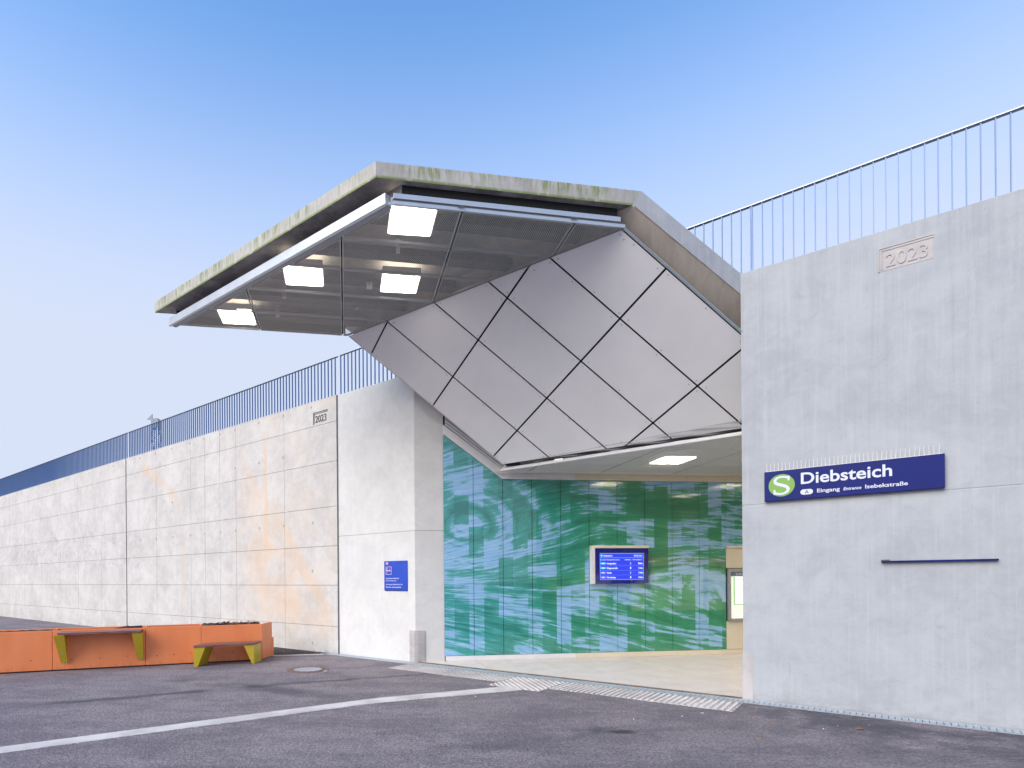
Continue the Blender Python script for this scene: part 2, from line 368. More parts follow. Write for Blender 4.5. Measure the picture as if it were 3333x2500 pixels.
def art_mat():                                                       # printed glass: brush strokes of green over pale blue
    m = Mat('printed_green_glass'); t, z = m.uv()
    wx = m.noise(m.vec(t*0.45, z*0.45, 0), 1.0, 0) - 0.5
    wy = m.noise(m.vec(t*0.42, z*0.6, 5), 1.0, 1) - 0.5
    # one big eddy at the left
    dx = (t - 1.1); dz = (z - 2.75)*1.5
    r = (dx*dx + dz*dz).sqrt()
    inr = r.ss(2.2, 1.2)
    slant = z - (t-3.5)*0.26*z.ss(1.2, 2.4)*t.ss(4.6, 3.0) + (t-3.5)*0.20*z.ss(1.9, 0.7)
    yy = slant + wy*0.55
    st = m.noise(m.vec(t*0.60 + wx*0.9, yy*4.6 + wx*1.2, 0), 1.0, 7, 0.68, 0.18)
    st2 = m.noise(m.vec(t*1.3 + wx*0.9, yy*17.0, 3), 1.0, 6, 0.70, 0.15)
    ring = m.noise(m.vec(r*3.0 + wx*1.8 + wy*1.0, dx*0.9 + dz*0.5, 9), 1.0, 4, 0.6, 0.3)
    a = (st*0.60 + st2*0.40)*(1 - inr) + (ring*0.58 + st*0.12 + st2*0.30)*inr
    # rectangular blocks shifted against one another
    cx = (t - 0.575)/0.3085
    colr = m.white(m.vec(cx.floor(), 0, 1)); row = (z/0.60 + colr*3.0).floor()
    blk = m.white(m.vec(cx.floor(), row, 2)); blk2 = m.white(m.vec((cx*0.5).floor(), (z*0.55+colr).floor(), 7))
    a = a + (m.noise(m.vec(t*0.9, z*1.5, 17), 1.0, 3, 0.6) - 0.5)*0.30 + (blk - 0.5)*0.12 + (blk2 - 0.5)*0.07
    warm = t.ss(0.4, 5.5)
    deep = m.mix((0.008, 0.165, 0.150), (0.010, 0.180, 0.085), warm)
    mid = m.mix((0.030, 0.30, 0.28), (0.025, 0.27, 0.13), warm)
    lime = m.mix(mid, (0.09, 0.30, 0.045), m.noise(m.vec(t*0.8, z*0.9, 13), 1.0, 3).ss(0.52, 0.68)*t.ss(1.8, 3.2)*0.45)
    pale = m.mix((0.15, 0.37, 0.60), (0.30, 0.50, 0.74), st2.ss(0.35, 0.65))
    c = m.mix(deep, lime, a.ss(0.35, 0.50))
    c = m.mix(c, pale, a.ss(0.490, 0.560))
    c = m.mix(c, deep, st2.ss(0.44, 0.34)*0.4)
    g = m.noise(m.vec(t, z, 0), 60, 3, 0.7)
    c = m.mix(c, pale, g.ss(0.50, 0.72)*0.22)
    return m.set(c, rough=0.35, spec=0.3, coat=1.0, coat_r=0.012)
m_art = art_mat(); m_art.node_tree.nodes['Principled BSDF'].inputs['Coat IOR'].default_value = 1.7

def mesh_mat(name, col, pu, pv, hole, metal=0.3):                    # expanded metal: staggered oval holes at real size
    m = Mat(name); u, v = m.uv(); r = v/pv; row = r.floor()
    uu = u/pu + row*0.5
    a = (uu.frac() - 0.5)*2.0; b = (r.frac() - 0.5)*2.0
    msk = (a*a + b*b*1.05).sqrt().lt(hole)
    m.set(col, rough=0.45, metal=metal)
    tr = m.t.nodes.new('ShaderNodeBsdfTransparent'); mx = m.t.nodes.new('ShaderNodeMixShader')
    m.t.links.new(msk.k, mx.inputs[0]); m.t.links.new(m.b.outputs[0], mx.inputs[1]); m.t.links.new(tr.outputs[0], mx.inputs[2])
    m.t.links.new(mx.outputs[0], m.out.inputs[0]); return m.m
m_mesh = mesh_mat('expanded_metal_grey', (0.58, 0.57, 0.56), 0.032, 0.0225, 0.90)
m_meshw = mesh_mat('expanded_metal_white', (0.86, 0.84, 0.84), 0.020, 0.013, 0.62, 0.0)
m_net = mesh_mat('wire_netting', (0.28, 0.28, 0.28), 0.03, 0.022, 0.95)

# ------------------------------------------------------------------ polygon clipping (half planes a*x+b*y<=c)
def clip(poly, a, b, c):
    out = []
    for i in range(len(poly)):
        p, q = poly[i], poly[(i+1) % len(poly)]
        dp, dq = a*p[0]+b*p[1]-c, a*q[0]+b*q[1]-c
        if dp <= 1e-9: out.append(p)
        if dp*dq < -1e-12:
            k = dp/(dp-dq); out.append((p[0]+k*(q[0]-p[0]), p[1]+k*(q[1]-p[1])))
    return out
def clip_all(poly, hs):
    for h in hs:
        poly = clip(poly, *h)
        if len(poly) < 3: return []
    return poly
def area(poly): return abs(sum(poly[i][0]*poly[(i+1) % len(poly)][1]-poly[(i+1) % len(poly)][0]*poly[i][1] for i in range(len(poly))))/2

# ------------------------------------------------------------------ lettering
FONT_CACHE = {}
def text_mb(txt, bold=0.0, shear=0.0):
    key = (txt, bold, shear)
    if key in FONT_CACHE: return FONT_CACHE[key]
    cu = bpy.data.curves.new('text', 'FONT'); cu.body = txt; cu.offset = bold; cu.shear = shear; cu.resolution_u = 5; cu.extrude = 0.02
    ob = bpy.data.objects.new('text', cu); COL.objects.link(ob); bpy.context.view_layer.update()
    dg = bpy.context.evaluated_depsgraph_get(); me = bpy.data.meshes.new_from_object(ob.evaluated_get(dg))
    vs_ = [v.co.copy() for v in me.vertices]; fs = [tuple(p.vertices) for p in me.polygons]
    bpy.data.objects.remove(ob); bpy.data.curves.remove(cu); bpy.data.meshes.remove(me)
    x0 = min(v.x for v in vs_); x1 = max(v.x for v in vs_)
    vs_ = [Vector((v.x-x0, v.y, v.z)) for v in vs_]
    FONT_CACHE[key] = (vs_, fs, x1-x0); return FONT_CACHE[key]
CAP = 0.729
def write(txt, parent, mat, org, U, V, W, width, cap, bold=0.0, shear=0.0, depth=0.002, name='lettering'):
    """lettering with its left baseline point at org; U right, V up, W out of the board"""
    vs_, fs, wd = text_mb(txt, bold, shear)
    sx = width/wd; sy = cap/CAP
    mb = MB(); mb.add([org + U*(v.x*sx) + V*(v.y*sy) + W*((v.z+0.02)*depth/0.04) for v in vs_], fs)
    return mb.build(name, mat, parent)

# ================================================================== GROUND
g = MB(); 
NX = 60
g.add([(-150, -150, 0), (150, -150, 0), (150, 150, 0), (-150, 150, 0)], [(0, 1, 2, 3)])
gr = g.build('ground', m_asph, origin=(0, 0, 0)); gr['kind'] = 'structure'

# passage floor: bed and tiles
fb = MB(); fb.prism([P(.1, 0, .002), P(5.97, 0, .002), P(5.97, 18, .002), P(.1, 18, .002)], (0, 0, .004))
fl = fb.build('passage_floor', m_void, origin=O); fl['kind'] = 'structure'
s_se = [-.05, .93, 1.81, 2.66, 3.52, 4.40, 5.28, 6.16]
q0 = 2.57 - 0.625*4
for i in range(7):
    for j in range(0, 24):
        qa, qb = q0 + .625*j, q0 + .625*(j+1)
        pl = clip_all([(s_se[i]+.011, -5), (s_se[i+1]-.011, -5), (s_se[i+1]-.011, 30), (s_se[i]+.011, 30)],
                      [(-1, 0, -.13), (1, 0, 5.93), (0, -1, -.035), (0, 1, 9.5), (-CQ, -1, -qa-.008), (CQ, 1, qb-.008)])
        if len(pl) >= 3 and area(pl) > .01:
            MB().prism([P(a, b, .006) for a, b in pl], (0, 0, .012)).build('floor_tile', m_tile, fl)
ea = MB().pp(F(.1, -.025, .0), E1*5.85, N*.03, UP*.022).build('edge_angle', m_rust, fl)

# ================================================================== LEFT RETAINING WALL
ZT = 5.86
zj = [-.3, .62, 1.56, 2.46, 3.36, 4.39, 5.29, ZT]
def formwork_wall(name, s0, s1, vert, mat, label, holes, depth=.6):
    root = empty(name, F((s0+s1)/2, 0, 0), label, 'wall')
    MB().pp(F(s0, -depth, -.3), E1*(s1-s0), N*(depth-.03)*-1 if False else N*-(-depth+.03)*-1 if False else (-N)*(depth-.03), UP*(ZT+.3)).build('wall_core', m_groove, root)
    MB().pp(F(s0, -depth, ZT), E1*(s1-s0), -N*(depth-.002), UP*.02).build('coping', mat, root)
    for i in range(len(vert)-1):
        for j in range(len(zj)-1):
            off = rnd.uniform(-.0015, .0015); g_ = .004
            MB().pp(F(vert[i]+g_, -.03, zj[j]+g_), E1*(vert[i+1]-vert[i]-2*g_), -N*(.03+off), UP*(zj[j+1]-zj[j]-2*g_)).build('panel', mat, root)
    for (hs, hz) in holes:
        h = MB(); h.tube(F(hs, .0, hz), F(hs, .004, hz), .034, .030, 12); h.build('tie_hole', m_hole, root)
    return root
vl = [-12.57, -10.5, -8.42, -7.65, -6.88, -6.10, -4.03, -2.14]
hl = [(s, 5.757) for s in (-3.0, -4.06, -5.06, -6.13, -6.85, -7.68, -8.46, -9.5, -10.53, -11.59)]
hl += [(s, 3.03) for s in (-2.98, -4.06, -5.06, -6.13, -6.85, -7.68, -8.45, -9.47, -10.53, -11.6)]
hl += [(s, 4.72) for s in (-4.06, -5.06, -6.12)] + [(-3.0, 1.89), (-3.02, .19), (-9.5, 4.1)]
lw = formwork_wall('retaining_wall', -12.57, -2.14, vl, m_left, 'rust-stained cast concrete wall behind the orange planters, marked 2023', hl)
vf = [-32.2, -29, -26.9, -24.8, -22.7, -20.6, -18.5, -16.7, -14.6, -12.63]
fw = formwork_wall('retaining_wall', -32.2, -12.63, vf, m_left, 'far end of the concrete wall, left of the vertical joint past the planters',
                   [(s, z) for s in (-13.6, -15.6, -17.6, -19.6, -21.6, -23.7) for z in (5.757, 3.03)])
MB().pp(F(-12.63, -.3, 0), E1*.06, -N*.27, UP*ZT).build('joint_strip', m_joint, fw)
MB().pp(F(-2.14, -.3, 0), E1*.05, -N*.275, UP*ZT).build('joint_strip', m_joint, lw)
# cast year, left wall
def year(root, s0, z0, mat):
    for (a, b, c, d) in ((0, .27, .50, .012), (0, 0, .014, .27), (.03, .24, .47, .009), (.03, 0.02, .010, .22)):
        MB().pp(F(s0+a, 0, z0+b), E1*c, -N*.010, UP*d).build('year_frame', mat, root)
    write('2023', root, mat, F(s0+.075, .0, z0+.04), E1, UP, -N, .375, .165, depth=.012, name='year_numerals')
year(lw, -2.925, 5.325, m_groove)

# ================================================================== PORTAL PIERS
pier = empty('portal_pier', F(-1, 0, 0), 'smooth pale concrete pier left of the green glass wall', 'wall')
def pier_block(z0, z1):
    pts = [P(-2.09, 0, z0), P(.12, 0, z0), P(.12, .60, z0), P(-2.09, 1.2, z0)]
    return MB().prism(pts, (0, 0, z1-z0)).build('pier_block', m_pier, pier, bevel=.008)
pier_block(-.1, 2.659); pier_block(2.666, ZT)
MB().prism([P(-2.07, .006, 2.65), P(.114, .006, 2.65), P(.10, .58, 2.65), P(-2.07, 1.1, 2.65)], (0, 0, .02)).build('pier_joint', m_seam, pier)
gd = MB(); gd.prism([F(-.02, .0, 0), F(-.02, .022, 0), F(.118, .034, 0), P(.162, .02, 0), P(.150, .17, 0), P(.12, .17, 0), P(.118, .0, 0)], (0, 0, .65))
gd.build('corner_guard', m_guard, pier, bevel=.004)

rw = empty('portal_wall', F(8, 0, 0), 'large pale concrete wall right of the entrance carrying the blue station sign', 'wall')
def rw_block(z0, z1):
    pts = [P(5.93, 0, z0), F(14, 0, z0), F(14, -1.2, z0), P(5.93, 1.7, z0)]
    return MB().prism(pts, (0, 0, z1-z0)).build('wall_block', m_right, rw, bevel=.008)
rw_block(-.1, 2.664); rw_block(2.669, ZT)
MB().prism([P(5.936, .006, 2.65), F(13.9, -.004, 2.65), F(13.9, -1, 2.65), P(5.95, 1.5, 2.65)], (0, 0, .03)).build('wall_joint', m_seam, rw)
MB().pp(P(5.922, -.004, 0) , E1*.125, N*.03, UP*.64).build('corner_guard', m_guard, rw)
year(rw, 7.40, 5.365, m_guard)
MB().pp(F(7.414, 0, 5.365), E1*.486, -N*.003, UP*.268).build('year_field', m_guard, rw)

# wall behind the railing above the opening
MB().pp(P(.14, .75, 5.62), E1*5.8, E2*.3, UP*.24).build('parapet_beam', m_right, rw)

# embankment behind the walls
em = MB()
em.prism([F(-32.2, -.62, 5.4), F(0, -1.4, 5.4), F(0, -26, 5.4), F(-32.2, -26, 5.4)], (0, 0, .25))
em.prism([F(.05, -1.4, 5.4), F(14, -1.4, 5.4), F(14, -26, 5.4), F(.05, -26, 5.4)], (0, 0, .25))
e = em.build('embankment', m_soil, origin=F(-5, -10, 5.4)); e['kind'] = 'structure'

# ================================================================== PASSAGE SHELL + GREEN WALL
shell = empty('passage_wall', G(4, 0, 0), 'back wall of the passage clad in green and blue printed glass panels', 'wall')
MB().pp(G(.55, -.4, 0), E2*14, M*.37, UP*5.2).build('wall_core', m_void, shell)
seams = [.575 + .6172*i for i in range(11)]
def toplim(t): return 4.60 + (t-.575)/(1.80-.575)*(3.722-4.60) if t < 1.80 else 3.722
uvg = (E2, UP)
for i in range(10):
    a, b = seams[i]+.005, seams[i+1]-.005
    pts = [(a, .125), (b, .125), (b, toplim(b))] + ([(1.80, 3.722)] if a < 1.80 < b else []) + [(a, toplim(a))]
    MB().prism([G(t, .0, z) for t, z in pts], M*.012).build('glass_panel', m_art, shell, uv=uvg)
for a, b in ((6.75, 7.364), (7.37, 7.98), (7.986, 8.6)):
    MB().prism([G(a, 0, 2.352), G(b, 0, 2.352), G(b, 0, 3.722), G(a, 0, 3.722)], M*.012).build('glass_panel', m_art, shell, uv=uvg)
for a in (8.62, 9.24, 9.86, 10.5):
    MB().prism([G(a, 0, .125), G(a+.61, 0, .125), G(a+.61, 0, 3.722), G(a, 0, 3.722)], M*.012).build('glass_panel', m_art, shell, uv=uvg)
sk = [.60, 3.366, 5.838, 8.3, 11]
for i in range(4):
    MB().pp(G(sk[i]+.003, -.03, .02), E2*(sk[i+1]-sk[i]-.006), M*.055, UP*.098).build('skirting', m_white if i == 0 else m_beige, shell, bevel=.003)
# fascia over the glass, with the raking part at the left
MB().prism([G(.58, -.02, 4.612), G(1.797, -.02, 3.726), G(1.84, -.02, 3.895), G(.58, -.02, 4.80)], M*.06).build('raking_fascia', m_white, shell, bevel=.002)
fs_ = [1.80, 3.366, 5.838, 8.3, 11]
for i in range(4):
    lo = fs_[i] + (0 if i == 0 else .003); 
    MB().prism([G(lo, -.02, 3.726), G(fs_[i+1]-.003, -.02, 3.726), G(fs_[i+1]-.003, -.02, 3.90), G(lo+(.043 if i == 0 else 0), -.02, 3.90)], M*.06).build('fascia', m_white if i == 0 else m_beige, shell, bevel=.002)
def rake(lo, hi, p0, p1, mat, name):                                 # stepped profile between fascia and soffit
    MB().prism([G(.62, p0, 4.79+lo), G(1.86, p0, 3.885+lo), G(1.86, p0, 3.885+hi), G(.62, p0, 4.79+hi)], M*(p1-p0)).build(name, mat, shell)
rake(.003, .035, -.02, .055, m_white, 'raking_profile'); rake(.038, .060, -.02, .075, m_grey, 'raking_profile')
rake(.063, .085, -.02, .10, m_white, 'raking_profile'); rake(.088, .17, -.02, .105, m_grey, 'raking_profile'); rake(.173, .30, .0, .13, m_alu, 'raking_profile')
MB().pp(G(.62, .0, 5.0), E2*.28, M*.25, UP*.012).build('end_cap', m_white, shell)
MB().pp(G(.62, -.2, 5.05), E2*.5, M*.22, UP*.6).build('inner_block', m_slab_slope, shell)
MB().prism([G(1.80, .05, 3.92), G(1.95, .05, 3.90), G(1.83, .05, 4.06)], M*.2).build('corner_bracket', m_white, shell)
# beige bay with the showcase
MB().pp(G(6.752, -.02, 2.305), E2*2.0, M*.06, UP*.043).build('bay_cap', m_beige, shell, bevel=.003)
MB().pp(G(6.755, -.02, 1.872), E2*1.9, M*.032, UP*.43).build('bay_panel', m_beige, shell, bevel=.002)
MB().pp(G(6.755, -.02, .125), E2*1.9, M*.032, UP*.60).build('bay_panel', m_beige, shell, bevel=.002)

# far passage wall, end wall and roof
ow_ = empty('passage_wall', P(5.95, 6, 0), 'right-hand wall inside the passage, seen mirrored in the green glass', 'wall')
def R_(a, p, z): return O + E2*a + M*p + UP*z                        # along-passage, perpendicular, height
PW = 4.24
MB().pp(R_(5.4, PW+.05, 0), E2*10, M*.5, UP*4).build('wall_core', m_beige, ow_)
MB().pp(R_(5.4, PW-.02, 0), E2*10, M*.05, UP*.12).build('skirting', m_grey, ow_)
MB().pp(R_(14, 0, 0), E2*.3, M*4.3, UP*3.9).build('end_wall', m_beige, ow_)
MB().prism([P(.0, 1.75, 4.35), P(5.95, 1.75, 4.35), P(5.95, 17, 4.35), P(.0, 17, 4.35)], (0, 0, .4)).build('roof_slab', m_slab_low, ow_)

# ================================================================== CANOPY
can = empty('entrance_canopy', P(3, -2, 6.42), 'folded concrete canopy with mesh ceiling and sloping grey soffit over the entrance', 'canopy')
uvs = (E2, UP)
def DR(t): return -.06*(t+1.56)                                      # the side edges run in a little towards the fold
TC = .74
def slab_pt(side, t, z): return P((.26 if side == 0 else 5.90) + (DR(t) if t < -1.5 else 0.02*(t+1.5)), t, z)
# horizontal plate (sides carry their own faces so that edge, underside and slope have their own concrete)
L, Rr = 0, 1
tf_, tb = -5.14, -1.46
fr = MB(); fr.add([slab_pt(L, tf_, 6.70), slab_pt(Rr, tf_, 6.70), slab_pt(Rr, tf_, 6.90), slab_pt(L, tf_, 6.90)], [(0, 1, 2, 3)])
fr.add([slab_pt(Rr, tf_, 6.70), slab_pt(Rr, -1.53, 6.70), slab_pt(Rr, -1.40, 6.90), slab_pt(Rr, tf_, 6.90)], [(0, 1, 2, 3)])
fr.add([slab_pt(L, -1.53, 6.70), slab_pt(L, tf_, 6.70), slab_pt(L, tf_, 6.90), slab_pt(L, -1.40, 6.90)], [(0, 1, 2, 3)])
fr.add([slab_pt(L, tf_, 6.90), slab_pt(Rr, tf_, 6.90), slab_pt(Rr, -1.40, 6.90), slab_pt(L, -1.40, 6.90)], [(0, 1, 2, 3)])
fr.build('slab_edge', m_slab_edge, can, uv=(E2+E1, UP))
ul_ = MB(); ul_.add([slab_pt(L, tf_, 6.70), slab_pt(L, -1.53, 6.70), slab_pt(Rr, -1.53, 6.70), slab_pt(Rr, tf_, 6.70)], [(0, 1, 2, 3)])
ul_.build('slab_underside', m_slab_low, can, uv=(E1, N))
zu = lambda t: 6.70 - TC*(t+1.53); zo = lambda t: 6.90 - TC*(t+1.40)
te = 1.9
se = MB()
se.add([slab_pt(Rr, -1.53, 6.70), slab_pt(Rr, te, zu(te)), slab_pt(Rr, te, zo(te)), slab_pt(Rr, -1.40, 6.90)], [(0, 1, 2, 3)])
se.add([slab_pt(L, te, zu(te)), slab_pt(L, -1.53, 6.70), slab_pt(L, -1.40, 6.90), slab_pt(L, te, zo(te))], [(0, 1, 2, 3)])
se.add([slab_pt(L, -1.40, 6.90), slab_pt(Rr, -1.40, 6.90), slab_pt(Rr, te, zo(te)), slab_pt(L, te, zo(te))], [(0, 1, 2, 3)])
se.add([slab_pt(L, te, zo(te)), slab_pt(Rr, te, zo(te)), slab_pt(Rr, te, zu(te)), slab_pt(L, te, zu(te))], [(0, 1, 2, 3)])
se.build('raking_slab_edge', m_right, can, uv=(E2, UP))
su = MB(); su.add([slab_pt(L, -1.53, 6.70), slab_pt(L, te, zu(te)), slab_pt(Rr, te, zu(te)), slab_pt(Rr, -1.53, 6.70)], [(0, 1, 2, 3)])
su.build('raking_slab_underside', m_slab_slope, can, uv=(E1, E2*1.2))
# drip groove: a thin dark lip along the slope edge
lip = MB(); lip.add([slab_pt(Rr, -1.5, 6.675)+M*.004, slab_pt(Rr, 0, zu(0)-.004)+M*.004, slab_pt(Rr, 0, zu(0)+.008)+M*.004, slab_pt(Rr, -1.5, 6.692)+M*.004], [(0, 1, 2, 3)])
lip.build('drip_line', m_rust, can)

ZM = 6.42
# front trim: box section with a return lip
a, b = P(.674-.0+.0, -4.93, ZM), P(6.02, -4.93, ZM)
ft = MB(); ft.pp(P(.62, -4.97, ZM), E1*(6.035-.62), N*.05, UP*.135); ft.build('front_trim', m_alu, can, bevel=.003)
MB().pp(P(.62, -4.72, ZM+.02), E1*5.36, N*.015, UP*.275).build('front_light_block', m_slab_low, can)  # added sheet that stops the upward lamp glow spilling past the trim
MB().pp(P(5.78+DR(-4.70), -4.70, ZM+.06), P(5.78, -1.62, 0)-P(5.78+DR(-4.70), -4.70, 0), -M*.015, UP*.235).build('side_light_closure', m_void, can)  # black sheet added to block the glow, the gap's shade in its colour
MB().pp(P(.47+DR(-4.85), -4.85, ZM+.04), P(.47, -1.6, 0)-P(.47+DR(-4.85), -4.85, 0), M*-.02, UP*.25).build('side_light_closure', m_void, can)
MB().pp(P(.62, -4.90, ZM-.004)+N*.004, E1*(6.00-.62), N*.07, UP*.012).build('front_trim_lip', m_grey, can)
MB().pp(P(6.035, -4.97, ZM)+N*.0, E1*.004, N*.10, UP*.135).build('front_trim_end', m_alu, can)
def edge(s_out, t0, t1, z, h, wdt, mat, name):
    p0 = P(s_out+DR(t0), t0, z); p1 = P(s_out+DR(t1), t1, z)
    return MB().pp(p0, p1-p0, -M*wdt, UP*h).build(name, mat, can, bevel=.002)
edge(5.86, -4.88, -1.66, 6.485, .065, .05, m_alu, 'side_trim')
edge(5.845, -4.88, -1.60, 6.462, .022, .03, m_groove, 'side_trim_shadow_gap')
edge(5.85, -4.88, -1.58, 6.415, .045, .02, m_alu, 'side_trim')

# mesh ceiling panels, cut by the two seam directions
sse = [.47, 1.47, 2.57, 3.65, 4.72, 5.815]; qse = [-5.9, -4.42, -2.88, -1.33, .222, 1.765, 3.3]
uvm = (E2, M)
for i in range(5):
    for j in range(6):
        # coordinates (s', t) with s = s' + DR(t); q = t + .694 s
        big = [(sse[i], -4.90), (sse[i+1], -4.90), (sse[i+1], -1.565), (sse[i], -1.565)]
        ka = .694; kb = 1 + ka*-.06; kc = ka*-.06*1.56                # q = ka*s' + kb*t + kc
        pl = clip_all(big, [(-ka, -kb, -(qse[j]+.012-kc)), (ka, kb, qse[j+1]-.012-kc), (-1, 0, -sse[i]-.010), (1, 0, sse[i+1]-.010)])
        if len(pl) < 3 or area(pl) < .004: continue
        c_ = [P(a_+DR(b_), b_, ZM) for a_, b_ in pl]
        mp = MB(); n_ = len(c_)
        mp.add(c_, [tuple(range(n_))]); mp.build('mesh_panel', m_mesh, can, uv=uvm)
        fm = MB()                                                    # folded rim of each panel
        for k in range(n_):
            p0, p1 = c_[k], c_[(k+1) % n_]; d_ = (p1-p0)
            if d_.length < .05: continue
            side = UP.cross(d_.normalized()); ctr = sum(c_, Vector((0,0,0)))/n_
            if side.dot(ctr-p0) < 0: side = -side
            fm.pp(p0+UP*.002, d_, side*.013, UP*.035)
        fm.build('panel_rim', m_alu, can)
# carrier profiles in the panel gaps across the ceiling (perpendicular seams)
for q in qse[2:6]:
    s_a = max(.5, (q+1.56)/.694); s_b = min(5.82, (q+4.9)/.694)
    p0 = P(s_a, q-.694*s_a, ZM+.05); p1 = P(s_b, q-.694*s_b, ZM+.05)
    d_ = p1-p0
    MB().pp(p0-E2*.007, d_, E2*.014, UP*.03).build('carrier_profile', m_void, can)
m_beam = plain('beam_paint', (0.03, 0.034, 0.05), 0.6)
# duct-like beams running above the mesh
for s_, wd_ in ((1.05, .32), (2.05, .30), (3.1, .34), (4.15, .32), (5.3, .32)):
    p0 = P(s_+.22, -4.8, 6.52); p1 = P(s_, -1.6, 6.52)
    MB().pp(p0, p1-p0, -M*wd_*.7, UP*.10).build('ceiling_beam', m_beam, can)
for s_, t_ in ((4.45, -3.6), (3.05, -3.0), (2.3, -3.9), (1.3, -3.4), (4.1, -2.6), (1.9, -2.4)):
    MB().box(*(P(s_, t_, 6.47)-Vector((.03, .03, 0))), *(P(s_, t_, 6.47)+Vector((.03, .03, .2)))).build('hanger', m_galv, can)
jb = MB(); jb.pp(P(2.95, -2.98, 6.45), E2*.09, M*.09, UP*.09); jb.build('junction_box', m_white, can)

# sloping soffit panels
TS = .851; TFs = -1.56
def S_(sp, t, off=0.0): return P(sp + .06*(t+1.56), t, ZM - TS*(t-TFs+.01) + off)
ssl = [.50, 1.50, 2.59, 3.67, 4.73, 5.795]
VD = (S_(1, 1)-S_(1, 0)).normalized(); SN = (S_(2, 0)-S_(1, 0)).normalized().cross(VD); SN = SN if SN.z > 0 else -SN
bk = MB(); bk.prism([S_(.52, -1.53), S_(5.78, -1.53), S_(5.78, 1.40), S_(.52, 1.40)], SN*.03)
for i_, v_ in enumerate(bk.v): bk.v[i_] = v_ + SN*.045
bk.build('soffit_backing', m_void, can)
kslope = -.4015
tk = lambda s_, j: -.956 + kslope*(s_-5.754) + 1.152*j                # seam j at s
riv0 = MB(); riv0.tube((0, 0, 0), SN*-.006, .011, .007, 8); riv0 = riv0.build('rivet', m_galv, can, origin=Vector((0, 0, 0)))
riv0.location = S_(5.70, -1.45) - ROOTS[can.name]; ROOTS[riv0.name] = S_(5.70, -1.45)
def rivet_at(p):
    c = riv0.copy(); COL.objects.link(c); c.parent = can; c.location = p - ROOTS[can.name]; ROOTS[c.name] = p
TEND = 1.33
for i in range(5):
    for j in range(-4, 5):
        s0_, s1_ = ssl[i]+.015, ssl[i+1]-.015
        big = [(s0_, TFs+.0), (s1_, TFs+.0), (s1_, TEND), (s0_, TEND)]
        # t >= tk(s,j)  and t <= tk(s,j+1)
        c0 = -.956 - kslope*5.754 + 1.152*j; c1 = c0 + 1.152
        pl = clip_all(big, [(kslope, -1, -c0-.011), (-kslope, 1, c1-.011)])
        if len(pl) < 3 or area(pl) < .01: continue
        MB().prism([S_(a_, b_) for a_, b_ in pl], SN*.004).build('soffit_panel', m_panel, can)
        cx_ = sum(p[0] for p in pl)/len(pl); cy_ = sum(p[1] for p in pl)/len(pl)
        for (a_, b_) in pl:
            da, db = cx_-a_, cy_-b_; l_ = math.hypot(da, db)
            if l_ > .25: rivet_at(S_(a_+da/l_*.075, b_+db/l_*.075, -.001))
        if area(pl) > .7:
            for a_ in (s0_+.04, s1_-.04): rivet_at(S_(a_, cy_ + kslope*(a_-cx_), -.001))
# bright edge profile along the right-hand side of the slope
p0 = S_(5.80, -1.56, .0); p1 = S_(5.80, 1.0, .0)
MB().pp(p0, p1-p0, -M*-.045, SN*.03).build('slope_trim', m_alu, can, bevel=.003)
p0 = S_(.50, -1.56); p1 = S_(.50, 1.43)
MB().pp(p0, p1-p0, -M*.01, SN*.05).build('slope_trim', m_panel, can)
# clips on the side rail where the carriers end
for q in (.222, 1.765):
    s_ = (q+0)/1; 
    t_ = (q - .694*5.86)/(1-.042)
    p = P(5.86+DR(t_), t_, 6.455)
    MB().pp(p, E2*.09, M*.012, UP*.012).build('rail_clip', m_groove, can)

# passage ceiling
pc = empty('passage_ceiling', P(3, 4, 3.85), 'pale perforated metal ceiling inside the passage, above the green wall', 'ceiling')
ZC = 3.85
sc_ = [.22, 1.40, 2.465, 3.58, 4.68, 5.93]; qc = [.8, 2.38, 3.93, 5.50, 7.05, 8.6, 10.2]
for i in range(5):
    for j in range(6):
        big = [(sc_[i]+.012, 1.40), (sc_[i+1]-.012, 1.40), (sc_[i+1]-.012, 11), (sc_[i]+.012, 11)]
        pl = clip_all(big, [(-CQ, -1, -qc[j]-.012), (CQ, 1, qc[j+1]-.012), (-.03, -1, -1.50)])
        if len(pl) < 3 or area(pl) < .02: continue
        MB().prism([P(a_, b_, ZC) for a_, b_ in pl], UP*.003).build('ceiling_panel', m_meshw, pc, uv=uvm)
MB().prism([P(.2, 1.6, ZC+.22), P(5.93, 1.45, ZC+.22), P(5.93, 14, ZC+.22), P(.2, 14, ZC+.22)], UP*.02).build('ceiling_backing', m_groove, pc)
MB().pp(P(.52, 1.47, ZC-.01), P(5.5, 1.30, ZC-.01)-P(.52, 1.47, ZC-.01), N*.02, UP*.06).build('ceiling_edge', m_meshw, pc, uv=(E1, UP))
er = MB(); er.tube(P(.52, 1.44, ZC+.005), P(5.5, 1.27, ZC+.005), .026, n=6); er.build('edge_rope', m_white, pc)
nt_ = MB(); nt_.add([P(1.0, 1.41, ZC+.06), P(5.4, 1.24, ZC+.06), S_(5.3, 1.18, -.012), S_(.9, 1.32, -.012)], [(0, 1, 2, 3)])
nt_.build('bird_netting', m_net, pc, uv=(E1, N))
for s_ in (1.72, 2.77, 3.82):
    MB().pp(P(s_, 1.40, ZC+.03), E1*.16, N*.05, UP*.03).build('edge_bracket', m_alu, pc)

